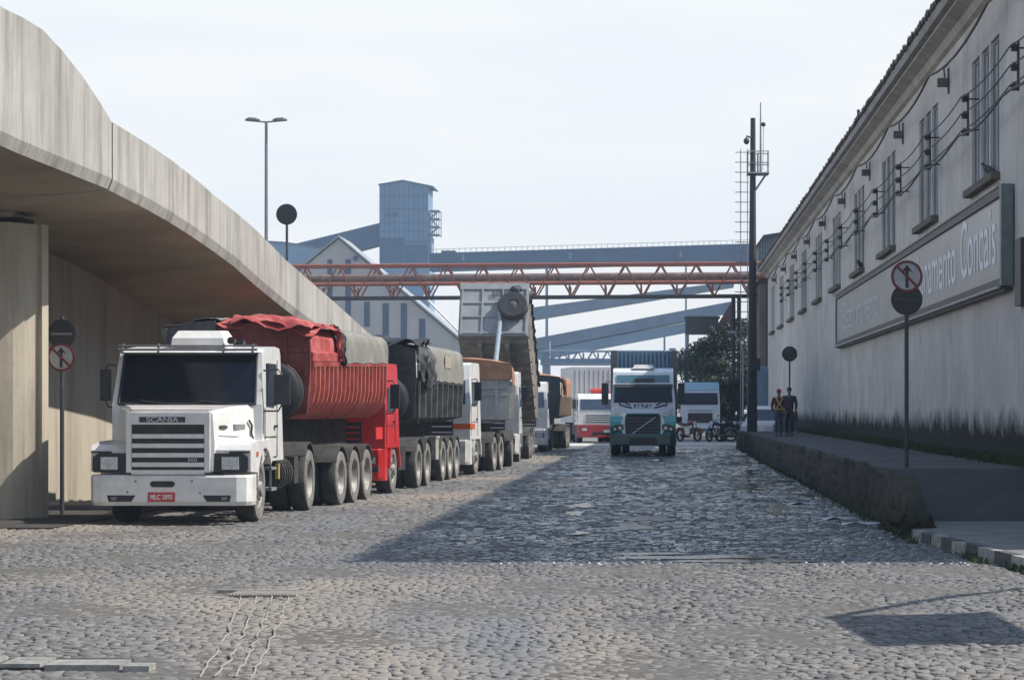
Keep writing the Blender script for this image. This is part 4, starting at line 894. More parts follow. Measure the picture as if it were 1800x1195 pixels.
def crumple(par, T, x0, x1, y0, y1, zfun, m, name='tarp_flap', amp=.07, seed=1, drop=.3):
    rg = random.Random(seed); nx, ny = 44, 26; ph = [rg.uniform(0, 6.3) for _ in range(8)]
    def pt(i, j, o=0):
        u, v = i / nx, j / ny; x = x0 + (x1 - x0) * u; y = y0 + (y1 - y0) * v
        n = amp * (math.sin(u * 13 + ph[0] + v * 7) * .5 + abs(math.sin(u * 19 + v * 11 + ph[1])) * .7 + math.sin(v * 17 + u * 9 + ph[2]) * .5)
        z = zfun(u, v) + n - (drop * max(0, 1 - v * 4) ** 1.3) * (.6 + .4 * math.sin(u * 9 + ph[3]))
        return (x + .4 * n, y + .3 * n, z + o)
    rings = []
    for j in range(ny + 1): rings.append([pt(i, j) for i in range(nx + 1)] + [pt(i, j, -.015) for i in range(nx, -1, -1)])
    mb = MB(T); mb.loft(rings); return mb.build(name, m, par, smooth=True)

# ======== truck 1: white bonneted tractor with red tipper
t1a = -math.atan(.015)
t1 = thing('truck', 'white bonneted truck nearest the camera pulling a worn red ribbed tipper trailer', 'truck', (-7.31, 35.4, 0), t1a, 'trucks parked nose to tail beside the overpass')
T = None
side = [(.10, .80), (.10, 1.12), (.16, 1.20), (.5, 1.24), (1.9, 1.27), (1.98, 1.0)] + [(1.32 + .62 * math.cos(R(a)), .52 + .62 * math.sin(R(a))) for a in range(35, 176, 14)] + [(.66, .78)]
for s in (1, -1):
    mb = MB(); mb.prism(side, 'x', *sorted((s * .67, s * 1.19))); mb.build('fender', M_white, t1, bevel=.035, seg=3)
mb = MB(); NB = [(-.64, .80), (.64, .80), (.66, 1.2), (.63, 1.66), (.56, 1.70), (-.56, 1.70), (-.63, 1.66), (-.66, 1.2)]; RB = [(-.80, .85), (.80, .85), (1.08, 1.25), (1.05, 1.74), (.98, 1.80), (-.98, 1.80), (-1.05, 1.74), (-1.08, 1.25)]
MBm = [((a[0] + b[0]) / 2 * .97, (a[1] + b[1]) / 2 + .01) for a, b in zip(NB, RB)]
mb.loft([[(x, .06, z) for x, z in NB], [(x * 1.04, .16, z + (.005 if z > 1.5 else 0)) for x, z in NB], [(x, .7, z) for x, z in MBm], [(x, 1.3, z) for x, z in RB]]); mb.build('bonnet', M_white, t1, bevel=.02)
mb = MB(); mb.box(-.56, .52, .02, .055, .83, 1.50); gr = mb.build('grille', M_black, t1)
mb = MB()
for k in range(5): z = .955 + k * .142 - .045; 
for z in (.905, 1.045, 1.185, 1.325): mb.box(-.555, .515, -.01, .045, z - .03, z + .035)
mb.build('grille_bars', M_white, gr, bevel=.01)
mb = MB()
for a, b, c, d in ((-.64, -.562, .79, 1.67), (.522, .60, .79, 1.67), (-.562, .522, .765, .828), (-.562, .522, 1.502, 1.67)): mb.box(a, b, -.015, .058, c, d)
mb.build('grille_surround', M_white, gr, bevel=.015)
mb = MB(); mb.box(-.44, .24, -.03, -.016, 1.535, 1.615); nb = mb.build('nameplate', M_darkblue, t1)
text('SCANIA', 'badge_lettering', .10, mat('silver_letters', (.55, .56, .58), rough=.3), nb, Vector((-.10, -.033, 1.572)), FRONT, 1.35, .003, .001)
text('360', 'badge_lettering', .075, MATS['silver_letters'], gr, Vector((.34, .0, .978)), FRONT, 1.3, .02)
for s in (1, -1):
    mb = MB(); mb.prism([(s * .66, .79), (s * 1.13, .79), (s * 1.155, .83), (s * 1.155, 1.02), (s * 1.06, 1.075), (s * .66, 1.075)], 'y', .045, .14); hl = mb.build('headlight', M_black, t1)
    mb = MB(); mb.box(s * .90 - .125, s * .90 + .125, .01, .05, .835, 1.02); mb.build('lens', M_lens, hl, bevel=.03)
    mb = MB(); mb.lathe((s * .90, .0, .93), [(0, .055), (.02, .06)], 'y', 14); mb.build('lamp_bulb', M_chrome, hl)
    mb = MB(); mb.box(*sorted((s * .88, s * 1.17)), .03, .12, 1.08, 1.105); mb.build('indicator_trim', M_black, t1)
# emblem badges on the slanting bonnet side
def side_pt(y, z, o): return (.668 + (y - .16) * .305 + o, y - o * .3, z)
for nm, y0, y1, z0, z1, m_ in (('oval_badge', .22, .46, 1.43, 1.49, M_chassis), ('model_badge', .66, .98, 1.42, 1.50, M_grey)):
    mb = MB(); yc, zc, ry, rz2 = (y0 + y1) / 2, (z0 + z1) / 2, (y1 - y0) / 2, (z1 - z0) / 2; n_ = 12 if 'oval' in nm else 4
    pts = [(yc + ry * math.cos(2 * math.pi * (k + .5) / n_) * (1 if n_ > 4 else 1.4), zc + rz2 * math.sin(2 * math.pi * (k + .5) / n_) * (1 if n_ > 4 else 1.4)) for k in range(n_)]
    mb.loft([[side_pt(y, z, .0) for y, z in pts], [side_pt(y, z, .022) for y, z in pts]]); mb.build(nm, m_, t1)
# bumper
plan = [(-1.2, .5), (-1.205, .16), (-1.14, .03), (-1.0, -.02), (1.0, -.02), (1.14, .03), (1.205, .16), (1.2, .5), (1.05, .5), (1.05, .2), (-1.05, .2), (-1.05, .5)]
mb = MB(); mb.loft([[(x * .985, y + .04, .30) for x, y in plan], [(x, y, .36) for x, y in plan], [(x, y, .72) for x, y in plan], [(x * .995, y + .03, .755) for x, y in plan]]); bp = mb.build('bumper', M_white, t1, bevel=.012)
mb = MB(); mb.prism([(-.28 + .04 * 0, .60), (-.25, .575), (.05, .575), (.085, .60), (.085, .64), (.05, .665), (-.25, .665), (-.28, .64)], 'y', -.026, -.018); mb.build('tow_slot', M_black, bp)
for s in (1, -1):
    mb = MB(); mb.prism([(s * .50, .455), (s * .92, .455), (s * .90, .36), (s * .56, .36)], 'y', -.027, -.018); fl = mb.build('fog_lamp_recess', M_black, bp)
    mb = MB(); mb.box(*sorted((s * .78, s * .86)), -.033, -.028, .385, .43); mb.build('fog_lamp', M_grey, fl)
mb = MB()
for x, z in ((-.50, .66), (.34, .66), (-.62, .5), (.46, .49)): mb.lathe((x, -.024, z), [(0, .018), (.01, .018)], 'y', 8)
mb.build('bumper_bolts', M_grey, bp)
mb = MB()
for s in (1, -1):
    mb.tube([side_pt(.2, 1.33, .01)] + [side_pt(y, 1.33 - .02 * y, .012) for y in (.5, .8, 1.15)], .006, 4) if s > 0 else None
    mb.tube([(s * 1.05, 1.235, 1.76), (s * 1.135, 1.235, 1.30), (s * 1.15, 1.235, .95)], .008, 4)
mb.tube([(-.62, .10, 1.712), (0, .085, 1.716), (.62, .10, 1.712)], .007, 4); mb.build('bonnet_seams', M_black, t1)
for s in (1, -1): mb = MB(); mb.box(*sorted((s * 1.192, s * 1.205)), .55, .67, 1.02, 1.09); mb.build('side_indicator', M_orange, t1, bevel=.005)
mb = MB(); mb.tube([side_pt(1.05, 1.56, .05), side_pt(1.12, 1.48, .06), side_pt(1.1, 1.36, .06), side_pt(1.2, 1.28, .04)], .018, 6); mb.build('bonnet_latch', M_black, t1)
mb = MB(); mb.box(-.66, .66, .0, .1, .758, .79); mb.build('bumper_gap', M_black, t1)
plate(bp, None, -.11, .43, -.03, 'MLC 3895', .40, .14)
# cab
mb = MB(); cs = [(1.22, .86), (1.22, 1.80), (1.52, 2.60), (1.72, 2.66), (2.6, 2.72), (3.02, 2.70), (3.12, 2.60), (3.12, .92), (2.1, .92), (1.98, 1.2)]
mb.loft([[(-1.10 if z > 2 else -1.15, y, z) for y, z in cs], [(-1.03 if z > 2 else -1.08, y, z) for y, z in []] or [(1.10 if z > 2 else 1.15, y, z) for y, z in cs]]); cab = mb.build('cab', M_white, t1, bevel=.045, seg=3)
def wq(x, u, o=.012): return (x, 1.22 + .30 * u - o, 1.80 + .80 * u + o * .35)
mb = MB(); mb.loft([[wq(-1.03, .015, .02), wq(1.03, .015, .02), wq(1.0, .95, .02), wq(-1.0, .95, .02)], [wq(-1.03, .015, -.01), wq(1.03, .015, -.01), wq(1.0, .95, -.01), wq(-1.0, .95, -.01)]]); mb.build('windshield', M_glass, cab)
mb = MB(); P = [wq(-1.05, 0), wq(1.05, 0), wq(1.02, .97), wq(-1.02, .97), wq(-1.05, 0)]
for a, b in zip(P, P[1:]): mb.tube([a, b], .022, 6)
mb.build('windshield_seal', M_black, cab)
for xa in (-.35, .55): mb = MB(); mb.tube([wq(xa, -.03, .03), wq(xa + .1, .0, .04), wq(xa - .35, .06, .035)], .010, 5); mb.build('wiper', M_black, cab)
mb = MB(); mb.box(-1.08, 1.08, 1.28, 1.50, 2.585, 2.60); mb.tube([(-1.07, 1.26, 2.64), (1.07, 1.26, 2.64)], .018, 6); mb.tube([(-1.07, 1.28, 2.70), (1.07, 1.28, 2.70)], .014, 6)
for x in (-1.0, -.45, .55, 1.0): mb.tube([(x, 1.25, 2.6), (x, 1.3, 2.73)], .02, 6)
mb.build('sun_visor', mat('visor_grey', (.13, .13, .14), (.09, .09, .1), rough=.4), cab)
mb = MB(); mb.loft([[(-.42, 2.0, 2.7), (.42, 2.0, 2.7), (.42, 2.7, 2.7), (-.42, 2.7, 2.7)], [(-.40, 2.0, 2.84), (.40, 2.0, 2.84), (.42, 2.7, 2.86), (-.42, 2.7, 2.86)], [(-.33, 2.12, 2.96), (.33, 2.12, 2.96), (.36, 2.6, 2.97), (-.36, 2.6, 2.97)]]); mb.build('roof_cooler', M_white, cab, bevel=.04, seg=3)
mb = MB(); mb.lathe((.60, 1.6, 2.79), [(0, .06), (.12, .05), (.3, .03)], 'y', 10); mb.lathe((.74, 1.62, 2.77), [(0, .055), (.12, .045), (.3, .03)], 'y', 10); mb.build('air_horn', M_black, cab)
for s in (1, -1):
    x = s * 1.158
    mb = MB(); mb.prism([(1.62, 1.78), (2.42, 1.78), (2.42, 2.44), (1.78, 2.44)], 'x', *sorted((s * 1.10, s * 1.162))); mb.build('side_window', M_glass, cab)
    mb = MB(); 
    for a, b in (((1.45, 1.0), (1.45, 1.75)), ((2.5, .98), (2.5, 2.5)), ((1.45, 1.3), (2.5, 1.3)), ((1.45, 1.0), (2.5, .98))): mb.tube([(x, *a), (x, *b)], .008, 4)
    mb.build('door_seam', M_black, cab)
    mb = MB(); mb.box(*sorted((x, x + s * .03)), 2.25, 2.42, 1.44, 1.48); mb.build('door_handle', M_black, cab)
    mb = MB(); mb.box(*sorted((s * .95, s * 1.16)), 2.0, 2.45, .45, .50); mb.box(*sorted((s * .95, s * 1.16)), 2.0, 2.45, .78, .82); mb.box(*sorted((s * 1.12, s * 1.15)), 2.0, 2.03, .45, .9); mb.build('step', M_grey, t1)
mirror(t1, None, 1.44, 1.35, 2.03, .12, .23, .3, 1); mirror(t1, None, -1.27, 1.3, 2.10, .075, .24, .15, -1)
for s in (1, -1): wheel(t1, None, s * 1.09, 1.32, .52, .30, s)
mb = MB(); 
for s in (-.42, .42): mb.box(s - .06, s + .06, .5, 6.6, .72, .98)
mb.box(-.9, .9, .25, .5, .35, .6); mb.tube([(-1, 1.32, .5), (1, 1.32, .5)], .07, 8); mb.tube([(-1, 5.4, .52), (1, 5.4, .52)], .12, 8); mb.box(-.5, .5, 4.6, 6.2, .98, 1.22); mb.build('chassis', M_chassis, t1)
for s in (1, -1):
    mb = MB(); mb.lathe((s * .86, 3.2, .68), [(0, .05), (0, .27), (.9, .27), (.9, .05)], 'y', 16); mb.build('fuel_tank', M_blacksteel, t1, smooth=True)
    mb = MB(); mb.box(*sorted((s * .7, s * 1.14)), 4.2, 4.62, .5, .95); mb.build('battery_box', M_chassis, t1, bevel=.02)
    mb = MB()
    for k in range(4): yy = 3.3 + k * .22; mb.tube([(s * .86 + s * .29 * math.sin(R(a)), yy, .68 + .29 * math.cos(R(a))) for a in range(-10, 150, 20)], .02, 5)
    mb.build('tank_straps', M_guard, t1)
    mb = MB(); guard(mb, *sorted((s * .56, s * 1.2)), 5.42, .60, .55, 10, 140, .025); mb.build('mudguard', M_guard, t1)
    wheel(t1, None, s * 1.20, 5.42, .53, .28, s, dual=True)
mb = MB(); mb.box(1.10, 1.15, 2.66, 2.80, .62, .86); mb.build('side_marker', mat('yellow_box', (.35, .28, .08)), t1)
# trailer, articulated
Tt = TR(.06, 5.0, 0, t1a * 0 - math.atan(.055)); HW = 1.25
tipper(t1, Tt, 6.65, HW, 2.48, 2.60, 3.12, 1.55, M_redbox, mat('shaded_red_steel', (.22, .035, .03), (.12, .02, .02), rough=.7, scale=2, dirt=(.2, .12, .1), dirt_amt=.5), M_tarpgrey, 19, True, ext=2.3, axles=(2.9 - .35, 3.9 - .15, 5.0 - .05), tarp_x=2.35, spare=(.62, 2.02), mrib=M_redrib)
zt1 = lambda x: 3.27 - .16 * max(0, (abs(x) - .5) / .8) ** 1.6
crumple(t1, Tt, -.34, 1.30, -.16, 2.5, lambda u, v: zt1(-.34 + 1.64 * u) + .0, M_redtarp, amp=.028, seed=5, drop=.20)
crumple(t1, Tt, -1.31, -.28, -.12, 2.6, lambda u, v: zt1(-1.31 + 1.03 * u) + .01, M_tarpgrey, amp=.014, seed=8, drop=.05)
mb = MB(Tt); mb.prism([(-1.20, 2.70), (-.36, 2.75), (-.36, 3.22), (-.8, 3.20), (-1.24, 3.05)], 'y', -.16, -.125); mb.build('tarp_front', mat('dark_canvas', (.06, .06, .065), (.12, .12, .125), rough=.8, scale=2, stretch=(3, 1, .5)), t1)
mb = MB(Tt); mb.loft([[(-1.30, -.15, 3.08), (-1.18, -.17, 3.10), (-1.2, -.17, 2.9), (-1.12, -.17, 2.68), (-1.19, -.15, 2.72), (-1.25, -.15, 2.9)], [(-1.30, -.13, 3.08), (-1.18, -.15, 3.10), (-1.2, -.15, 2.9), (-1.12, -.15, 2.68), (-1.19, -.13, 2.72), (-1.25, -.13, 2.9)]]); mb.build('tarp_corner', M_tarpgrey, t1)
def side_crumple(par, T, x, y0, y1, z0, z1, m, seed, amp=.05, lean=0, inset=.1):
    rg = random.Random(seed); ph = [rg.uniform(0, 6.3) for _ in range(6)]; nu, nv = 22, 14; rings = []
    for j in range(nv + 1):
        v_ = j / nv; row = []
        for i in range(nu + 1):
            u = i / nu; f = amp * (math.sin(u * 17 + v_ * 3 + ph[0]) * .6 + math.sin(u * 31 - v_ * 6 + ph[1]) * .4 + math.sin(v_ * 14 + u * 6 + ph[2]) * .35)
            row.append((x + f + .02 - inset * max(0, v_ - .7) * 3.3, y0 + (y1 - y0) * u + lean * v_ + .05 * math.sin(v_ * 9 + ph[3]) * (1 if i in (0, nu) else .5), z0 + (z1 - z0) * v_ + (.05 * math.sin(u * 21 + ph[4]) if j in (0, nv) else 0)))
        rings.append(row + [(p[0] - .015, p[1], p[2]) for p in row[::-1]])
    mb = MB(T); mb.loft(rings); return mb.build('tarp_bunch', m, par, smooth=True)
side_crumple(t1, Tt, 1.30, 2.15, 2.52, 2.50, 3.16, M_tarpblack, 4, .05, -.15, .12)
side_crumple(t1, Tt, 1.29, 2.05, 2.22, 2.62, 3.18, M_redtarp, 6, .04, -.12, .12)
crumple(t1, Tt, -.1, 1.28, -.20, .9, lambda u, v: zt1(-.1 + 1.38 * u) + .03, M_redtarp, amp=.030, seed=21, drop=.26)
mb = MB(Tt); mb.box(1.15, 1.22, 5.9, 6.6, 1.15, 1.38); mb.box(1.15, 1.22, 6.62, 7.0, 1.15, 1.38) if False else None; mb.build('rear_flap', mat('bright_red', (.62, .03, .03), rough=.5), t1)

# ======== cab-over tractors
def cabover(name, label, X, Y, slope, P, group='trucks parked nose to tail beside the overpass'):
    """X,Y = centre of the front; P: params"""
    a = -math.atan(slope); t = thing(name, label, 'truck', (X, Y, 0), a, group)
    w = P.get('w', 1.22); h = P['h']; ln = P.get('len', 1.9); zb = P.get('zb', .95); wl = P.get('wl', 1.72); wt = P.get('wt', h - .45); mc = P['m']; ml = P.get('ml', mc)
    cs = [(.0, zb), (.0, wl - .02), (.06 + P.get('rake', .12), wt), (.30 + P.get('rake', .12), h - .06), (.55, h), (ln - .1, h), (ln, h - .1), (ln, zb)]
    tp = P.get('taper', .05)
    mb = MB(); mb.loft([[(-w + (tp if z > wl else 0), y, z) for y, z in cs], [(w - (tp if z > wl else 0), y, z) for y, z in cs]]); cab = mb.build('cab', mc, t, bevel=.06, seg=3)
    rk = (.06 + P.get('rake', .12)); 
    def q(x, u, o): return (x, rk * u - o, wl + (wt - wl) * u)
    mb = MB(); mb.loft([[q(-w + .12, .03, .025), q(w - .12, .03, .025), q(w - .15, .96, .025), q(-w + .15, .96, .025)], [q(-w + .12, .03, -.01), q(w - .12, .03, -.01), q(w - .15, .96, -.01), q(-w + .15, .96, -.01)]]); mb.build('windshield', P.get('glass', M_glass2), cab)
    for s in (1, -1):
        mb = MB(); mb.prism([(.32, wl - .03), (1.15, wl - .03), (1.15, wt - .05), (.42, wt - .05)], 'x', *sorted((s * (w - .1), s * (w + .008)))); mb.build('side_window', P.get('glass', M_glass2), cab)
        mb = MB()
        for a_, b_ in (((.22, zb + .08), (.22, wl)), ((1.28, zb + .08), (1.28, wt)), ((.22, zb + .45), (1.28, zb + .45))): mb.tube([(s * (w + .002), *a_), (s * (w + .002), *b_)], .008, 4)
        mb.build('door_seam', M_black, cab)
        mb = MB(); mb.box(*sorted((s * (w - .02), s * (w + .03))), 1.05, 1.2, zb + .5, zb + .54); mb.build('door_handle', M_black, cab)
        mirror(t, None, s * (w + .20), .05, (wl + wt) / 2 + .02, .09, .24, .18, s)
        wheel(t, None, s * (w - .06), P.get('fw', 1.35), .5, .3, s)
        mb = MB(); guard(mb, *sorted((s * (w - .42), s * (w - .005))), P.get('fw', 1.35), .60, .52, 0, 180, .10, 10); mb.build('fender', ml, t)
        hz0 = P.get('hz', .62); mb = MB(); mb.box(*sorted((s * (w - .48), s * (w - .12))), -.06, .0, hz0, hz0 + .17); hl = mb.build('headlight', M_black, t)
        mb = MB(); mb.box(*sorted((s * (w - .45), s * (w - .18))), -.075, -.061, hz0 + .02, hz0 + .15); mb.build('lens', M_lens, hl, bevel=.006)
        mb = MB(); mb.box(*sorted((s * .6, s * (w - .06))), 2.1, 3.0, .45, .95); mb.build('fuel_tank', P.get('tank', M_blacksteel), t, bevel=.06)
    mb = MB(); mb.box(-.75, .75, -.018, -.002, zb + .1, P.get('gtop', wl - .22)); gr = mb.build('grille', P.get('grille', M_black), t)
    mb = MB()
    for k in range(4): z = zb + .17 + k * (wl - .3 - zb) / 4; mb.box(-.72, .72, -.035, -.02, z, z + .035)
    mb.build('grille_bars', P.get('bars', mc), gr)
    mb = MB(); mb.loft([[(-w, .35, z), (-w, .02, z), (-w + .12, -.06 + o, z), (w - .12, -.06 + o, z), (w, .02, z), (w, .35, z)] for z, o in ((.30, .03), (.36, 0), (zb - .04, 0), (zb - .01, .02))]); bp = mb.build('bumper', ml, t, bevel=.02)
    mb = MB(); mb.box(-.45, .45, -.075, -.062, .42, .56); mb.build('bumper_vent', M_black, bp)
    plate(bp, None, 0, .36, -.064, '')
    if P.get('cooler', 1):
        mb = MB(); mb.loft([[(-.4, .7, h - .01), (.4, .7, h - .01), (.4, 1.35, h - .01), (-.4, 1.35, h - .01)], [(-.32, .78, h + .17), (.32, .78, h + .17), (.35, 1.3, h + .17), (-.35, 1.3, h + .17)]]); mb.build('roof_cooler', P.get('coolm', M_white), cab, bevel=.03)
    if P.get('visor'): 
        mb = MB(); mb.prism([(-.10, wt + .02), (.16, wt + .03), (.2, wt + .16), (.0, wt + .13)], 'x', -w + .1, w - .1); mb.build('sun_visor', P['visor'], cab, bevel=.01)
    rear = P.get('rear', (4.9,))
    mb = MB()
    for s in (-.42, .42): mb.box(s - .06, s + .06, .5, rear[-1] + .8, .7, .95)
    mb.box(-.5, .5, rear[0] - .6, rear[-1] + .5, .95, 1.2); mb.box(-.8, .8, .1, .5, .4, .9); mb.build('chassis', M_chassis, t)
    for y in rear:
        for s in (1, -1):
            wheel(t, None, s * (w - .02), y, .5, .27, s, dual=True); mb = MB(); guard(mb, *sorted((s * (w - .6), s * (w + .01))), y, .57, .52, 25, 150); mb.build('mudguard', M_guard, t)
    return t
M_redcab = mat('bright_red_paint', (.62, .02, .025), (.52, .018, .02), rough=.35, coat=.4, scale=2, dirt=(.4, .1, .08), dirt_amt=.25)
# truck 2 red with black tipper
t2 = cabover('truck', 'bright red cab-over truck with a black tipper trailer under a grey tarpaulin', px(677, 47.9) - 1.22, 47.9, .05, dict(h=2.66, m=M_redcab, w=1.22, rear=(4.6, 5.9), cooler=0, len=1.85, tank=M_blacksteel, rake=.2))
T2 = TR(-.17, 5.2, 0, -math.atan(.0)) ; 
tipper(t2, T2, 7.3, 1.23, 2.38, 2.34, 3.16, 1.42, M_blacksteel, M_tarpblack, M_tarpgrey, 9, False, axles=(4.3, 5.5, 6.7), tarp_x=1.3, spare=(.55, 1.95), mrib=mat('dusty_black_ribs', (.12, .12, .12), (.05, .05, .052), rough=.7, scale=4, dirt=(.24, .22, .2), dirt_amt=.4))
crumple(t2, T2, -1.28, 1.30, -.15, 1.7, lambda u, v: 3.22 + .08 * math.sin(u * math.pi), M_tarpblack, amp=.07, seed=11, drop=.35)
side_crumple(t2, T2, 1.31, .0, 1.5, 2.36, 3.18, M_tarpblack, 9, .06, .05, .14)
side_crumple(t2, T2, 1.36, .7, 1.7, 2.25, 3.1, M_tarpblack, 12, .05, .2, .14)
mb = MB(T2); mb.box(1.285, 1.292, 4.1, 5.1, 2.72, 3.0); ps = mb.build('tarp_patch', mat('faded_patch', (.38, .33, .25), (.25, .22, .18), rough=.9, scale=9, amount=1), t2)
mb = MB(T2); mb.box(.9, 1.2, 3.15, 3.65, .55, 1.05); mb.box(.9, 1.22, 3.1, 3.7, 1.05, 1.1); mb.build('tool_box', M_dirtsteel, t2, bevel=.02)
mb = MB(T2); mb.box(1.24, 1.27, .02, .10, 1.42, 3.1); mb.build('corner_post', M_blacksteel, t2)
# truck 3 white with brown tarp over silver body
t3 = cabover('truck', 'white cab-over truck with an orange stripe and a brown tarpaulin on its trailer', px(827, 62) - 1.2, 62, .075, dict(h=2.95, m=M_white, w=1.2, rear=(4.5, 5.8), cooler=0, len=1.9, glass=M_glass2, wl=1.85, wt=2.5))
mb = MB(); mb.box(-1.205, 1.212, -.01, .75, 1.22, 1.36); mb.build('orange_stripe', M_orange, t3)
T3 = TR(.40, 4.5, 0, math.atan(.13))
tipper(t3, T3, 8.6, 1.22, 2.45, 2.45, 3.0, 1.35, M_dirtsteel, mat('silver_steel', (.48, .48, .47), (.34, .34, .33), rough=.55, scale=2, dirt=(.3, .27, .23), dirt_amt=.5), M_tarpbrown, 10, False, axles=(5.6, 6.8, 8.0), tarp_x=-.12, spare=None)
mb = MB(T3); mb.prism([(-1.24, 2.62), (1.24, 2.55), (1.27, 2.95), (.6, 3.10), (-.6, 3.16), (-1.27, 2.98)], 'y', -.13, -.07); mb.build('tarp_front', M_tarpbrown, t3, bevel=.02)
# truck 4 white with raised tipping body
t4 = cabover('truck', 'white truck with its long dirty tipping body raised high into the air', px(912, 77) - 1.2, 77, .0, dict(h=2.95, m=M_white, w=1.2, rear=(6.6, 7.9), cooler=0, len=1.9, wl=1.85, wt=2.5))
th = R(29.5); Lb = 6.4; hb = 2.25; yv = 15.6; zv = 1.25
def tip(x, d, h): return (x, yv - d * math.cos(th) + h * math.sin(th), zv + d * math.sin(th) + h * math.cos(th))   # d along floor from the pivot, h above floor
X4 = px(925, 86) - 1.27 - (px(912, 77) - 1.2)
def tbox(mb, x0, x1, d0, d1, h0, h1):
    P = [tip(X4 + x, d, h) for h in (h0, h1) for d in (d0, d1) for x in (x0, x1)]; v = [mb.bm.verts.new(p) for p in P]
    for f in ((0, 2, 3, 1), (4, 5, 7, 6), (0, 1, 5, 4), (2, 6, 7, 3), (0, 4, 6, 2), (1, 3, 7, 5)): mb.bm.faces.new([v[i] for i in f])
mb = MB(); tbox(mb, -1.27, 1.27, 0, Lb, .0, .06); tbox(mb, -1.27, -1.2, 0, Lb - .01, .07, 1.7); tbox(mb, 1.2, 1.27, 0, Lb - .01, .07, 1.7)
for k in range(8): tbox(mb, 1.275, 1.33, .1 + k * .86, .2 + k * .86, .05, 1.68)
for k in range(10): tbox(mb, -1.2, 1.2, .2 + k * .65, .30 + k * .65, -.10, -.002)
for s in (-.5, .5): tbox(mb, s - .08, s + .08, -.4, Lb - .3, -.28, -.105)
tb = mb.build('tipping_body', M_under, t4)
mb = MB(); tbox(mb, -1.27, 1.27, Lb + .002, Lb + .06, -.02, hb); 
fwl = mb.build('front_wall', mat('pale_grey_steel', (.30, .31, .32), (.21, .22, .23), rough=.6, scale=1.5, dirt=(.2, .19, .17), dirt_amt=.5), tb)
mb = MB()
for x in (-1.2, -.45, .3, 1.17): tbox(mb, x, x + .06, Lb + .062, Lb + .12, 0, hb - .3)
for h in (.06, .75, 1.35, hb - .3): tbox(mb, -1.24, 1.24, Lb + .062, Lb + .11, h, h + .05)
mb.build('wall_ribs', MATS['pale_grey_steel'], fwl)
text('BRU', 'stencil', .34, M_black, fwl, Vector(tip(X4 + .15, Lb + .13, 1.72)), Euler((R(90) - th, 0, 0)).to_matrix(), .8, .003)
mb = MB(); c = Vector(tip(X4 + .72, Lb + .14, 1.12)); 
Tsp = Matrix.Translation(c) @ Matrix.Rotation(-th, 4, 'X'); mb = MB(Tsp); mb.lathe((0, 0, 0), [(-.27, .2), (-.28, .50), (-.22, .56), (-.05, .56), (0, .4), (0, .2)], 'y', 26); o = mb.build('spare_wheel', M_black, t4, smooth=True)
mb = MB(Tsp); mb.lathe((0, 0, 0), [(-.272, .06), (-.23, .2), (-.1, .2), (-.1, .06)], 'y', 18); mb.build('rim', M_chassis, o)
mb = MB(); 
for k in range(6): p0 = tip(X4 + .75 + .1 * k, Lb + .12 - .12 * k, hb - .35 + .09 * (k % 3)); mb.ball(p0, .20, .16, .17, 7)
mb.build('tarp_roll', M_tarpblack, t4, smooth=True)
mb = MB(); rings = []
for i in range(30):
    d = Lb * i / 29; wv = .02 * math.sin(i * 1.7) + .02 * math.sin(i * 3.1)
    rings.append([tip(X4 + 1.14 + wv * .4, d, hb - .55 + wv), tip(X4 + 1.36 + wv, d, hb - .7 + wv), tip(X4 + 1.40 + wv, d, 1.55 + wv), tip(X4 + 1.20, d, 1.72)])
mb.loft(rings); mb.build('tarp_edge', M_tarpblack, t4, smooth=True)
mb = MB(); mb.tube([(.35 + X4, 3.3, 1.1), tip(X4 + .25, Lb + .2, .5)], .085, 12); cy_ = mb.build('tipping_ram', mat('ram_blue_grey', (.35, .42, .46), rough=.4, metal=.3), t4)
mb = MB(); mb.tube([tip(X4 + .25, Lb + .2, .5), tip(X4 + .22, Lb + .16, 1.5)], .07, 10); mb.build('ram_rod', M_chrome, cy_)
mb = MB()
for s in (-.45, .45): mb.box(X4 + s - .07, X4 + s + .07, 5.5, 15.8, .95, 1.2)
mb.build('trailer_chassis', M_chassis, t4)
for y in (11.6, 12.9, 14.2):
    for s in (1, -1): wheel(t4, TR(X4, 0), s * 1.25, y, .5, .27, s, dual=True); mb = MB(); guard(mb, *sorted((X4 + s * .62, X4 + s * 1.26)), y, .56, .5, 28, 150); mb.build('mudguard', M_guard, t4)
# truck 5
t5 = cabover('truck', 'farthest white parked truck with a dark navy covered trailer', px(962, 96) - 1.2, 96, .0, dict(h=2.85, m=M_white, w=1.2, rear=(4.6,), cooler=0, len=1.9, wl=1.8, wt=2.45))
T5 = TR(.30, 4.5, 0, -math.atan(.01))
tipper(t5, T5, 8.5, 1.24, 2.3, 2.3, 3.1, 1.35, mat('tan_steel', (.36, .27, .17), (.25, .19, .13), rough=.7, scale=2), M_tarpnavy, M_tarpbrown, 9, False, axles=(5.4, 6.6, 7.8), tarp_x=-.1, spare=None)
mb = MB(T5); mb.prism([(-1.26, 1.7), (1.1, 1.7), (1.22, 3.02), (0, 3.14), (-1.26, 3.02)], 'y', -.16, -.07); mb.build('tarp_front', M_tarpnavy, t5, bevel=.03)
mb = MB(T5); mb.tube([(1.27, -.15, 2.95), (1.3, .4, 3.0), (1.3, 1.0, 2.7), (1.28, 1.4, 2.4)], .09, 6); mb.build('tarp_fold', M_guard, t5, smooth=True)

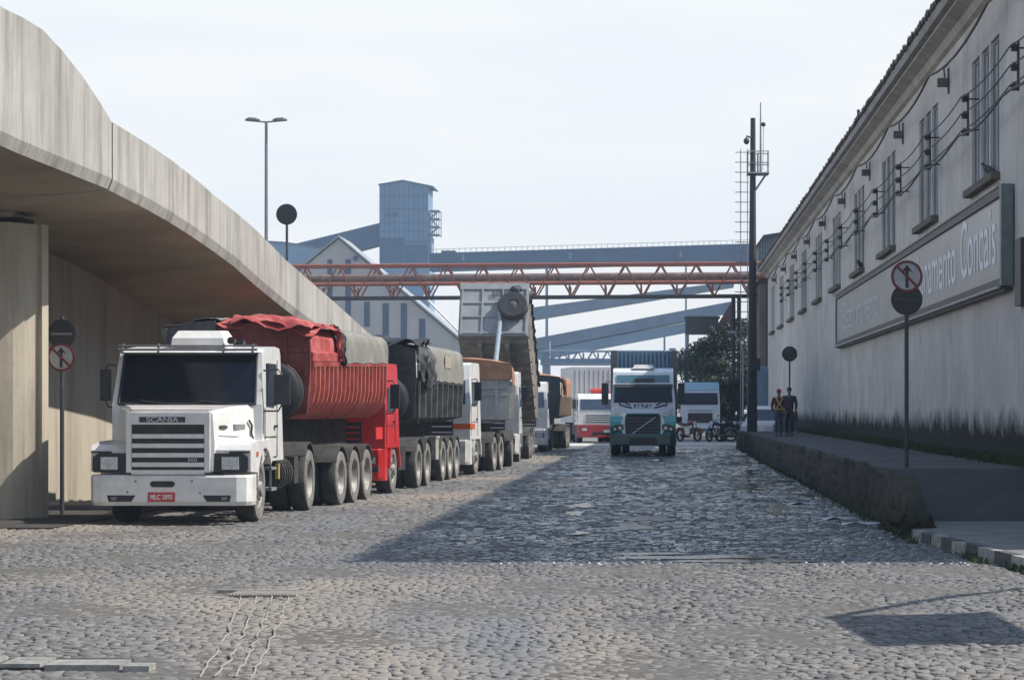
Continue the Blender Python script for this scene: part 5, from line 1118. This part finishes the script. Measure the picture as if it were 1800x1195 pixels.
# ======== oncoming green and white truck
YV = 88.0; XV = px(1130, YV)
v = thing('truck', 'green and white bonneted truck driving towards the camera in the shaded lane', 'truck', (XV, YV, 0), 0, 'trucks moving along the street')
M_teal = mat('teal_paint', (.02, .26, .24), (.015, .21, .20), rough=.3, coat=.5, scale=2); M_dkteal = mat('dark_green_paint', (.008, .07, .065), (.006, .05, .05), rough=.35, coat=.4, scale=2)
M_vwhite = mat('silver_white_paint', (.74, .77, .79), (.64, .68, .71), rough=.3, coat=.4, scale=2)
sc = YV / F; vx = lambda x: (x - 1130) * sc; vz = lambda y, d=0: H - (y - 720) * (YV + d) / F
mb = MB(); cs = [(1.3, .9), (1.3, vz(708, 1.3)), (1.62, vz(672, 1.6)), (1.75, vz(654, 1.7)), (2.1, vz(648, 2)), (4.0, vz(646, 3)), (4.05, .9)]
mb.loft([[(-1.13 if z > 2.2 else -1.2, y, z) for y, z in cs], [(1.13 if z > 2.2 else 1.2, y, z) for y, z in cs]]); cab = mb.build('cab', M_vwhite, v, bevel=.07, seg=3)
mb = MB(); mb.loft([[(-1.1, 1.24, vz(707, 1.3)), (1.1, 1.24, vz(707, 1.3)), (1.06, 1.45, vz(679, 1.6)), (-1.06, 1.45, vz(679, 1.6))], [(-1.1, 1.33, vz(707, 1.3)), (1.1, 1.33, vz(707, 1.3)), (1.06, 1.56, vz(679, 1.6)), (-1.06, 1.56, vz(679, 1.6))]]); mb.build('windshield', M_glass, cab)
mb = MB(); mb.prism([(1.40, vz(681, 1.5)), (1.72, vz(681, 1.5)), (1.75, vz(675, 1.6)), (1.5, vz(675, 1.6))], 'x', -1.1, 1.1); mb.build('sun_visor', M_black, cab)
mb = MB(); mb.loft([[(-1.0, 1.60, vz(672, 1.6)), (1.0, 1.60, vz(672, 1.6)), (.98, 1.68, vz(659, 1.7)), (-.98, 1.68, vz(659, 1.7))], [(-1.0, 1.72, vz(672, 1.6)), (1.0, 1.72, vz(672, 1.6)), (.98, 1.80, vz(659, 1.7)), (-.98, 1.80, vz(659, 1.7))]]); mb.build('skylight', mat('skylight_glass', (.12, .24, .30), (.08, .18, .24), rough=.15), cab)
mb = MB(); mb.box(-.32, .42, 1.56, 1.62, vz(671, 1.6), vz(665, 1.6)); mb.build('destination_box', M_glass, cab)
mb = MB(); mb.loft([[(-.42, 1.9, vz(648, 2)), (.42, 1.9, vz(648, 2)), (.42, 2.7, vz(648, 2)), (-.42, 2.7, vz(648, 2))], [(-.32, 2.0, vz(641, 2)), (.32, 2.0, vz(641, 2)), (.36, 2.7, vz(641, 2)), (-.36, 2.7, vz(641, 2))]]); mb.build('roof_cooler', M_white, cab, bevel=.03)
# bonnet
mb = MB()
A = [(-.62, .75), (.62, .75), (.70, 1.25), (.62, 1.55), (.4, 1.62), (-.4, 1.62), (-.62, 1.55), (-.70, 1.25)]; B = [(-.9, .75), (.9, .75), (1.12, 1.3), (1.10, 1.80), (.95, 1.93), (-.95, 1.93), (-1.10, 1.80), (-1.12, 1.3)]
mb.loft([[(x, .05, z) for x, z in A], [(x * 1.15, .45, z * 1.04) for x, z in A], [(x, 1.35, z) for x, z in B]]); bn = mb.build('bonnet', M_vwhite, v, bevel=.03)
text('STREY', 'bonnet_lettering', .26, M_darkblue, bn, Vector((0, .72, 1.86)), Euler((R(32), 0, 0)).to_matrix(), 1.0, .01, .006)
def bp_(x, u): return (x, .10 + 1.15 * u, 1.66 + .27 * u + .02)
mb = MB()
for s in (1, -1):
    mb.tube([(s * .88, 1.2, 1.97), (s * .86, .85, 1.90), (s * .6, .5, 1.83), (s * .42, .4, 1.79)], .035, 6); mb.tube([(s * .66, 1.15, 1.98), (s * .60, .95, 1.93), (s * .48, .85, 1.90)], .03, 6)
mb.build('bonnet_stripes', M_darkblue, bn)
mb = MB(); mb.box(-.56, .56, .0, .06, .72, 1.50); gr = mb.build('grille', M_black, v)
mb = MB()
for k in range(6): mb.box(-.54, .54, -.012, -.002, .80 + k * .12, .815 + k * .12)
mb.build('grille_bars', M_grey, gr)
mb = MB(); mb.tube([(-.46, -.03, .78), (.46, -.03, 1.44)], .028, 8); mb.build('diagonal_bar', M_chrome, gr)
mb = MB(); 
for a, b in (((-.6, .70), (-.6, 1.52)), ((.6, .70), (.6, 1.52)), ((-.6, 1.54), (.6, 1.54)), ((-.6, .68), (.6, .68))): mb.tube([(a[0], .0, a[1]), (b[0], .0, b[1])], .05, 6)
mb.build('grille_surround', M_dkteal, gr)
for s in (1, -1):
    sd = [(.1, .62), (.02, 1.0), (.10, 1.28), (.45, 1.48), (1.1, 1.5), (2.0, 1.4), (2.05, 1.0)] + [(1.35 + .6 * math.cos(R(a)), .52 + .6 * math.sin(R(a))) for a in range(35, 176, 20)] + [(.7, .6)]
    mb = MB(); mb.prism(sd, 'x', *sorted((s * .66, s * 1.22))); mb.build('fender', M_teal, v, bevel=.05, seg=3)
    mb = MB(); mb.prism([(s * .70, 1.0), (s * 1.16, .86), (s * 1.18, 1.08), (s * 1.0, 1.16), (s * .72, 1.18)], 'y', -.03, .06); hl = mb.build('headlight', M_black, v)
    mb = MB(); mb.lathe((s * .84, -.04, 1.05), [(0, .07), (.012, .07)], 'y', 12); mb.lathe((s * 1.03, -.04, 1.01), [(0, .055), (.012, .055)], 'y', 12); mb.build('lens', M_lens, hl)
    mb = MB(); mb.prism([(s * .62, .70), (s * .72, .72), (s * .80, 1.25), (s * .72, 1.5), (s * .66, 1.5), (s * .68, 1.2)], 'y', -.02, .04); mb.build('silver_trim', M_vwhite, v)
    wheel(v, None, s * 1.19, 1.35, .5, .3, s); wheel(v, None, s * 1.2, 5.6, .5, .28, s, dual=True); wheel(v, None, s * 1.2, 6.9, .5, .28, s, dual=True)
    mirror(v, None, s * 1.42, 1.2, vz(692, 1.2), .13, .40, .2, s)
mb = MB(); mb.loft([[(-1.22, .7, z), (-1.22, .05, z), (-1.0, -.1 + o, z), (1.0, -.1 + o, z), (1.22, .05, z), (1.22, .7, z)] for z, o in ((.40, .04), (.46, 0), (.78, 0), (.84, .03))]); bp = mb.build('bumper', M_dkteal, v, bevel=.02)
mb = MB(); mb.box(-.5, .5, -.115, -.102, .44, .70); mb.build('bumper_vent', M_black, bp)
mb = MB(); mb.box(-.46, .46, -.14, -.02, .25, .36); mb.build('bumper_step', mat('white_bar', (.7, .72, .74)), bp)
mb = MB(); mb.box(-.5, .5, .5, 12, .7, 1.0); mb.box(-1.0, 1.0, .3, 1.0, .42, .7); mb.build('chassis', M_chassis, v)
mb = MB(); zt = H + (720 - 619) * (YV + 5) / F; mb.box(-1.22, 1.25, 5.0, 16, 1.2, zt); tr_ = mb.build('trailer_body', mat('slate_trailer', (.13, .19, .27), (.09, .14, .2), rough=.6, scale=1), v)
mb = MB()
for k in range(14): x = -1.05 + k * .16; mb.box(x, x + .07, 4.93, 4.998, 1.3, zt - .02)
mb.build('front_ribs', MATS['light_blue_cladding'], tr_)
mb = MB()
for s in (-1, 1): mb.box(s * 1.17 - .12, s * 1.17 + .12, 4.85, 4.92, 1.2, zt + .06)
mb.build('corner_post', mat('post_brown_grey', (.16, .15, .14), (.1, .1, .1), rough=.7), tr_)

# ======== red and white truck, angled, with a pale box
YM = 123.0
m = cabover('truck', 'white truck with red bumper and a pale box body turning in beside the parked row', px(1056, YM), YM, 0, dict(h=2.55, m=M_white, ml=mat('dull_red', (.33, .04, .045), (.25, .03, .035), rough=.45), w=1.18, rear=(5.2,), cooler=0, len=1.8, wl=1.7, wt=2.28, zb=.95, glass=M_glass2, grille=M_grey), 'trucks moving along the street')
m.rotation_euler = (0, 0, R(9))
mb = MB(); mb.box(-1.25, 1.25, 2.0, 7.2, 1.05, 3.95); bx_ = mb.build('cargo_box', mat('pale_box', (.56, .55, .55), (.48, .48, .49), rough=.5, scale=1), m, bevel=.03)
mb = MB(); mb.box(1.14, 1.27, 1.93, 1.99, 1.1, 3.7); mb.build('blue_corner_strip', mat('blue_strip', (.06, .16, .42), rough=.5), bx_)
mb = MB()
for k in range(9): mb.box(-1.1 + k * .25, -1.08 + k * .25, 1.985, 1.998, 1.2, 3.8)
mb.build('panel_seams', M_guard, bx_)
mb = MB(); mb.lathe((-.42, .85, 2.68), [(0, .05), (0, .14), (.95, .14), (.95, .05)], 'x', 12); mb.build('roof_beacon', mat('beacon_red', (.65, .06, .03), rough=.3), m, smooth=True)
plate(m, None, .35, .62, -.08, '', .4, .14, mat('white_plate', (.6, .6, .6)))
# second pale box truck hidden behind it, at the right edge a blue panel
# ======== white truck right of the lane
YW = 146.0
wt_ = cabover('truck', 'white high-roofed truck waiting behind the motorcycles in front of the dark trees', px(1231, YW), YW, 0, dict(h=3.35, m=mat('bluish_white_paint', (.50, .58, .66), (.42, .5, .58), rough=.35, coat=.3, scale=2), w=1.2, rear=(5.0,), cooler=0, len=2.2, wl=2.0, wt=2.78, zb=.82, glass=M_glass, grille=M_black, bars=M_blacksteel, rake=.15, gtop=1.52), 'trucks moving along the street')
mb = MB(); mb.loft([[(-1.12, .22, 2.92), (1.12, .22, 2.92), (1.08, .45, 3.40), (-1.08, .45, 3.40)], [(-1.12, .40, 2.92), (1.12, .40, 2.92), (1.08, .6, 3.40), (-1.08, .6, 3.40)]]); mb.build('roof_panel', mat('light_blue_roof_panel', (.30, .48, .62), (.25, .42, .55), rough=.3), wt_)

# ======== white van
YN = 113.0; XN = px(1330, YN)
vn = thing('van', 'white van parked behind the end of the raised pavement, partly hidden by the utility pole', 'van', (XN, YN, 0), R(-24))
cs = [(0, .45), (-.02, 1.0), (.55, 1.15), (1.05, 1.78), (1.4, 1.90), (4.1, 1.90), (4.3, 1.7), (4.35, .45)]
mb = MB(); mb.loft([[(-.72 if z > 1.2 else -.84, y, z) for y, z in cs], [(.72 if z > 1.2 else .84, y, z) for y, z in cs]]); bd = mb.build('body', M_white, vn, bevel=.06, seg=3)
mb = MB(); mb.loft([[(-.68, .59 - .0, 1.21), (.68, .59, 1.21), (.62, .99, 1.73), (-.62, .99, 1.73)], [(-.68, .66, 1.17), (.68, .66, 1.17), (.62, 1.05, 1.70), (-.62, 1.05, 1.70)]]); mb.build('windshield', M_glass2, vn)
for s in (1, -1):
    mb = MB(); mb.prism([(.95, 1.2), (3.9, 1.2), (3.8, 1.68), (1.2, 1.68)], 'x', *sorted((s * .70, s * .80))); mb.build('side_window', M_glass2, vn)
    mb = MB(); mb.box(*sorted((s * .45, s * .78)), -.05, .0, .72, .92); mb.build('headlight', M_lens, vn, bevel=.02)
    mirror(vn, None, s * .95, .75, 1.28, .07, .1, .12, s)
    for y in (.9, 3.5): wheel(vn, None, s * .84, y, .32, .2, s, n=18)
mb = MB(); mb.box(-.86, .86, -.1, .05, .35, .58); mb.build('bumper', M_black, vn, bevel=.03)

# ======== motorcycles
def motorcycle(x, y, rz, mcol, label):
    t = thing('motorcycle', label, 'motorcycle', (x, y, 0), rz, 'motorcycles parked in front of the white truck')
    for yy in (0, 1.35):
        mb = MB(); mb.lathe((-.05, yy, .31), [(0, .22), (0, .29), (.03, .31), (.07, .31), (.10, .29), (.10, .22)], 'x', 20); wo = mb.build('wheel', M_tyre, t, smooth=True)
        mb = MB(); mb.lathe((-.03, yy, .31), [(0, .03), (0, .06), (.06, .06), (.06, .03)], 'x', 10)
        for k in range(6): a = k * math.pi / 3; mb.tube([(0, yy, .31), (0, yy + .25 * math.cos(a), .31 + .25 * math.sin(a))], .01, 4)
        mb.build('rim', M_rim, wo)
    mb = MB()
    for s in (-.09, .09): mb.tube([(s, 0, .31), (s, .22, .72), (s * 1.1, .30, .92)], .022, 6)
    mb.tube([(0, .3, .85), (0, .5, .45), (0, .95, .35), (0, 1.35, .31)], .03, 6); mb.tube([(0, .3, .85), (0, .9, .72), (0, 1.5, .78)], .025, 6); mb.build('frame', M_black, t)
    mb = MB(); mb.tube([(-.36, .42, 1.0), (-.2, .32, 1.02), (0, .3, .98), (.2, .32, 1.02), (.36, .42, 1.0)], .015, 6)
    for s in (-1, 1): mb.tube([(s * .25, .33, 1.02), (s * .28, .30, 1.16)], .008, 4); mb.ball((s * .29, .30, 1.19), .055, .015, .04, 8)
    mb.build('handlebar', M_black, t)
    mb = MB(); mb.loft([[Vector((math.cos(a) * w_, yy, zz + math.sin(a) * hh)) for a in [2 * math.pi * k / 10 for k in range(10)]] for yy, zz, w_, hh in ((.34, .84, .04, .05), (.42, .84, .12, .1), (.6, .85, .15, .12), (.78, .80, .1, .08), (.82, .79, .03, .03))]); mb.build('fuel_tank', mcol, t, smooth=True)
    mb = MB(); mb.loft([[(-w_, yy, zz - .05), (w_, yy, zz - .05), (w_ * .8, yy, zz + .03), (-w_ * .8, yy, zz + .03)] for yy, zz, w_ in ((.76, .80, .08), (1.0, .80, .13), (1.3, .84, .12), (1.6, .88, .06))]); mb.build('seat', M_black, t, bevel=.02)
    mb = MB(); mb.box(-.11, .11, .48, .82, .34, .62); mb.tube([(.1, .6, .4), (.13, .8, .27), (.14, 1.2, .3), (.15, 1.5, .36)], .035, 7); mb.build('engine', M_chrome, t, bevel=.01)
    mb = MB(); mb.lathe((0, .16, .86), [(-.02, .06), (0, .09), (.1, .07), (.12, .03)], 'y', 12); mb.build('headlight', M_lens, t)
    for yy in (0, 1.35): mb = MB(); guard(mb, -.06, .06, yy, .34, .31, 40, 150, .012); mb.build('mudguard', mcol, t)
    t.scale = (1.18, 1.18, 1.18)
    mb = MB(); mb.box(-.14, .14, 1.4, 1.66, .9, 1.14); mb.build('top_case', M_black, t, bevel=.03)
    return t
M_bkred = mat('motorcycle_red', (.25, .03, .03), rough=.3); M_bkblue = mat('motorcycle_blue', (.06, .12, .3), rough=.3)
motorcycle(px(1226, 128), 128, R(35), M_bkred, 'leftmost parked motorcycle, red, in front of the white truck')
motorcycle(px(1247, 127), 127.2, R(-30), M_bkblue, 'parked motorcycle with a blue tank in the middle of the group')
motorcycle(px(1266, 128), 128.3, R(-55), M_black, 'black parked motorcycle right of the blue-tanked one')
motorcycle(px(1285, 127), 127.4, R(-75), mat('motorcycle_silver', (.35, .35, .38), rough=.3), 'rightmost parked motorcycle, silver, next to the white van')

# ---------------------------------------------------------------- people
def skin_mesh(name, nodes, edges, m, parent=None, sub=1):
    me = bpy.data.meshes.new(name); me.from_pydata([n[0] for n in nodes], edges, []); o = bpy.data.objects.new(name, me); S.collection.objects.link(o)
    sm = o.modifiers.new('skin', 'SKIN'); sm.use_smooth_shade = True
    for i, n in enumerate(nodes): r = n[1]; me.skin_vertices[0].data[i].radius = r if isinstance(r, tuple) else (r, r)
    me.skin_vertices[0].data[0].use_root = True
    ss = o.modifiers.new('sub', 'SUBSURF'); ss.levels = sub; ss.render_levels = sub
    bpy.context.view_layer.update(); m2 = bpy.data.meshes.new_from_object(o.evaluated_get(bpy.context.evaluated_depsgraph_get()))
    bpy.data.objects.remove(o); o = bpy.data.objects.new(name, m2); S.collection.objects.link(o); m2.materials.clear(); m2.materials.append(m)
    if parent: o.parent = parent
    return o
M_skin = mat('skin', (.22, .11, .075), (.17, .085, .055), rough=.6)
def person(x, y, z0, rz, h, label, shirt, trousers, cap, vest=None, bag=None, stride=.12, hair=None):
    k = h / 1.75; t = thing('person', label, 'person', (x, y, z0), rz)
    A = lambda *p: tuple(v * k for v in p)
    # skin body: head, neck, arms, hands with fingers, one continuous surface
    n = [(A(0, .02, .98), (.12 * k, .09 * k)), (A(0, .01, 1.2), (.13 * k, .09 * k)), (A(0, .0, 1.40), (.12 * k, .08 * k)), (A(0, -.01, 1.50), .05 * k), (A(0, -.03, 1.58), .055 * k), (A(0, -.04, 1.66), (.075 * k, .095 * k)), (A(0, -.03, 1.73), .05 * k)]
    e = [(0, 1), (1, 2), (2, 3), (3, 4), (4, 5), (5, 6)]
    hands = []
    for s in (1, -1):
        i = len(n); fy = -.18 if s > 0 else -.10
        n += [(A(s * .19, .01, 1.40), .05 * k), (A(s * .25, .04, 1.14), .042 * k), (A(s * .24, fy, .93), .03 * k), (A(s * .235, fy - .03, .86), (.036 * k, .018 * k))]
        e += [(2, i), (i, i + 1), (i + 1, i + 2), (i + 2, i + 3)]
        for f in range(4):
            j = len(n); off = (f - 1.5) * .018; ln = (.055, .07, .065, .05)[f]
            n += [(A(s * .235 - s * .01, fy - .03 + off, .82), .0085 * k), (A(s * .225, fy - .03 + off, .82 - ln * .6), .0075 * k), (A(s * .205, fy - .03 + off, .82 - ln), .006 * k)]; e += [(i + 3, j), (j, j + 1), (j + 1, j + 2)]
        j = len(n); n += [(A(s * .21, fy - .06, .85), .009 * k), (A(s * .195, fy - .075, .81), .007 * k)]; e += [(i + 3, j), (j, j + 1)]
        i = len(n); st = stride * s
        n += [(A(s * .09, .02, .90), .075 * k), (A(s * .10, st * .5 - .03, .50), .05 * k), (A(s * .10, st + .02, .09), .035 * k), (A(s * .105, st - .10, .04), (.04 * k, .025 * k))]; e += [(0, i), (i, i + 1), (i + 1, i + 2), (i + 2, i + 3)]
    skin_mesh('body', n, e, M_skin, t, 1)
    # face
    mb = MB(); 
    for s in (1, -1): mb.ball(A(s * .03, -.128, 1.665), .011 * k, .008 * k, .007 * k, 6)
    mb.build('eyes', M_black, t)
    mb = MB(); mb.loft([[A(-.012, -.125, 1.665), A(.012, -.125, 1.665), A(0, -.13, 1.67)], [A(-.018, -.125, 1.625), A(.018, -.125, 1.625), A(0, -.158, 1.63)]]); mb.build('nose', M_skin, t)
    mb = MB(); mb.box(-.025 * k, .025 * k, -.132 * k, -.12 * k, 1.595 * k, 1.602 * k); mb.build('mouth', mat('lips', (.12, .04, .035)), t)
    mb = MB(); 
    for s in (1, -1): mb.ball(A(s * .078, -.03, 1.655), .012 * k, .022 * k, .032 * k, 7)
    mb.build('ears', M_skin, t)
    # clothes
    n = [(A(0, .02, .90), (.165 * k, .115 * k)), (A(0, .01, 1.08), (.17 * k, .12 * k)), (A(0, .0, 1.25), (.18 * k, .12 * k)), (A(0, .0, 1.40), (.15 * k, .10 * k)), (A(0, -.005, 1.475), .07 * k)]; e = [(0, 1), (1, 2), (2, 3), (3, 4)]
    for s in (1, -1):
        i = len(n); fy = -.18 if s > 0 else -.10; n += [(A(s * .19, .01, 1.41), .075 * k), (A(s * .255, .04, 1.14), .062 * k), (A(s * .24, fy, .945), .045 * k)]; e += [(3, i), (i, i + 1), (i + 1, i + 2)]
    skin_mesh('jacket', n, e, shirt, t, 1)
    n = [(A(0, .02, .96), (.15 * k, .11 * k)), (A(0, .02, .88), (.15 * k, .11 * k))]; e = [(0, 1)]
    for s in (1, -1):
        i = len(n); st = stride * s; n += [(A(s * .09, .02, .80), .09 * k), (A(s * .10, st * .5 - .03, .50), .072 * k), (A(s * .10, st + .02, .11), .060 * k)]; e += [(1, i), (i, i + 1), (i + 1, i + 2)]
    skin_mesh('trousers', n, e, trousers, t, 1)
    for s in (1, -1):
        st = stride * s; mb = MB(); mb.loft([[A(s * .10 + u, st + .08, zz) for u, zz in ((-.04, 0), (.04, 0), (.035, .09), (-.035, .09))], [A(s * .10 + u, st - .02, zz) for u, zz in ((-.045, 0), (.045, 0), (.035, .10), (-.035, .10))], [A(s * .105 + u, st - .17, zz) for u, zz in ((-.04, 0), (.04, 0), (.03, .04), (-.03, .04))]]); mb.build('shoe', M_black, t, bevel=.012)
    if hair: mb = MB(); mb.ball(A(0, -.018, 1.70), .088 * k, .103 * k, .085 * k, 10); mb.build('hair', hair, t, smooth=True)
    if cap:
        mb = MB(); mb.ball(A(0, -.025, 1.715), .098 * k, .115 * k, .075 * k, 10); c_ = mb.build('cap', cap, t, smooth=True)
        mb = MB(); mb.loft([[A(-.07, -.11, 1.715), A(.07, -.11, 1.715), A(.05, -.20, 1.695), A(-.05, -.20, 1.695)], [A(-.07, -.11, 1.727), A(.07, -.11, 1.727), A(.05, -.20, 1.705), A(-.05, -.20, 1.705)]]); mb.build('cap_peak', cap, c_)
    if vest:
        mb = MB()
        for s in (1, -1): mb.tube([A(s * .11, .10, 1.46), A(s * .12, -.02, 1.50), A(s * .11, -.125, 1.40), A(0, -.148, 1.22), A(-s * .12, -.140, 1.06)], .022 * k, 6)
        P = [A(.19 * math.cos(a), .14 * math.sin(a) + .01, 1.02) for a in [2 * math.pi * q / 16 for q in range(17)]]; mb.tube(P, .028 * k, 6); mb.build('reflective_harness', vest, t)
    return t
M_maroon = mat('maroon_jacket', (.13, .022, .025), (.08, .015, .018), rough=.85, scale=8, bump=.3); M_jeans = mat('blue_jeans', (.05, .065, .10), (.03, .04, .07), rough=.9, scale=8, bump=.3)
M_dkjacket = mat('dark_jacket', (.02, .022, .028), (.035, .035, .04), rough=.85, scale=8); M_dktr = mat('dark_trousers', (.022, .024, .03), (.03, .03, .036), rough=.9, scale=8)
person(px(1369, 85), 85, .77, R(8), 1.66, 'person in a maroon jacket, red cap and yellow reflective harness walking on the raised pavement', M_maroon, M_jeans, mat('red_cap', (.40, .03, .05), (.3, .02, .04), rough=.7), vest=mat('reflective_yellow', (.55, .45, .12), (.4, .3, .08), rough=.5))
person(px(1388, 86), 86.2, .77, R(-6), 1.74, 'person in a dark jacket and dark trousers walking behind the one in the red cap', M_dkjacket, M_dktr, None, hair=mat('black_hair', (.012, .01, .009), rough=.6), stride=-.12)
b = thing('shoulder_bag', 'dark bag hanging at the side of the person in the dark jacket', 'bag', (px(1399, 86), 86.15, .77))
mb = MB(); mb.loft([[(-.05, -.16, .55), (.05, -.16, .55), (.05, .16, .55), (-.05, .16, .55)], [(-.08, -.2, .75), (.08, -.2, .75), (.08, .2, .75), (-.08, .2, .75)], [(-.04, -.15, .92), (.04, -.15, .92), (.04, .15, .92), (-.04, .15, .92)]]); mb.build('bag_body', M_tarpblack, b, bevel=.03)
mb = MB(); mb.tube([(0, -.12, .92), (-.02, -.08, 1.2), (-.05, 0, 1.44), (-.02, .08, 1.2), (0, .12, .92)], .014, 5); mb.build('strap', M_black, b)

# ---------------------------------------------------------------- haze
hz = MB(); hz.box(-120, 120, -12, 640, -1.0, 52)
hm = bpy.data.materials.new('haze'); hm.use_nodes = True; t = hm.node_tree; t.nodes.clear()
o_ = t.nodes.new('ShaderNodeOutputMaterial'); pv = t.nodes.new('ShaderNodeVolumePrincipled'); pv.inputs['Color'].default_value = (.62, .80, 1, 1); pv.inputs['Density'].default_value = .0005
t.links.new(pv.outputs[0], o_.inputs['Volume']); ho = hz.build('haze', hm); ho['kind'] = 'stuff'; ho['label'] = 'thin bluish haze filling the air of the street'; ho['category'] = 'haze'
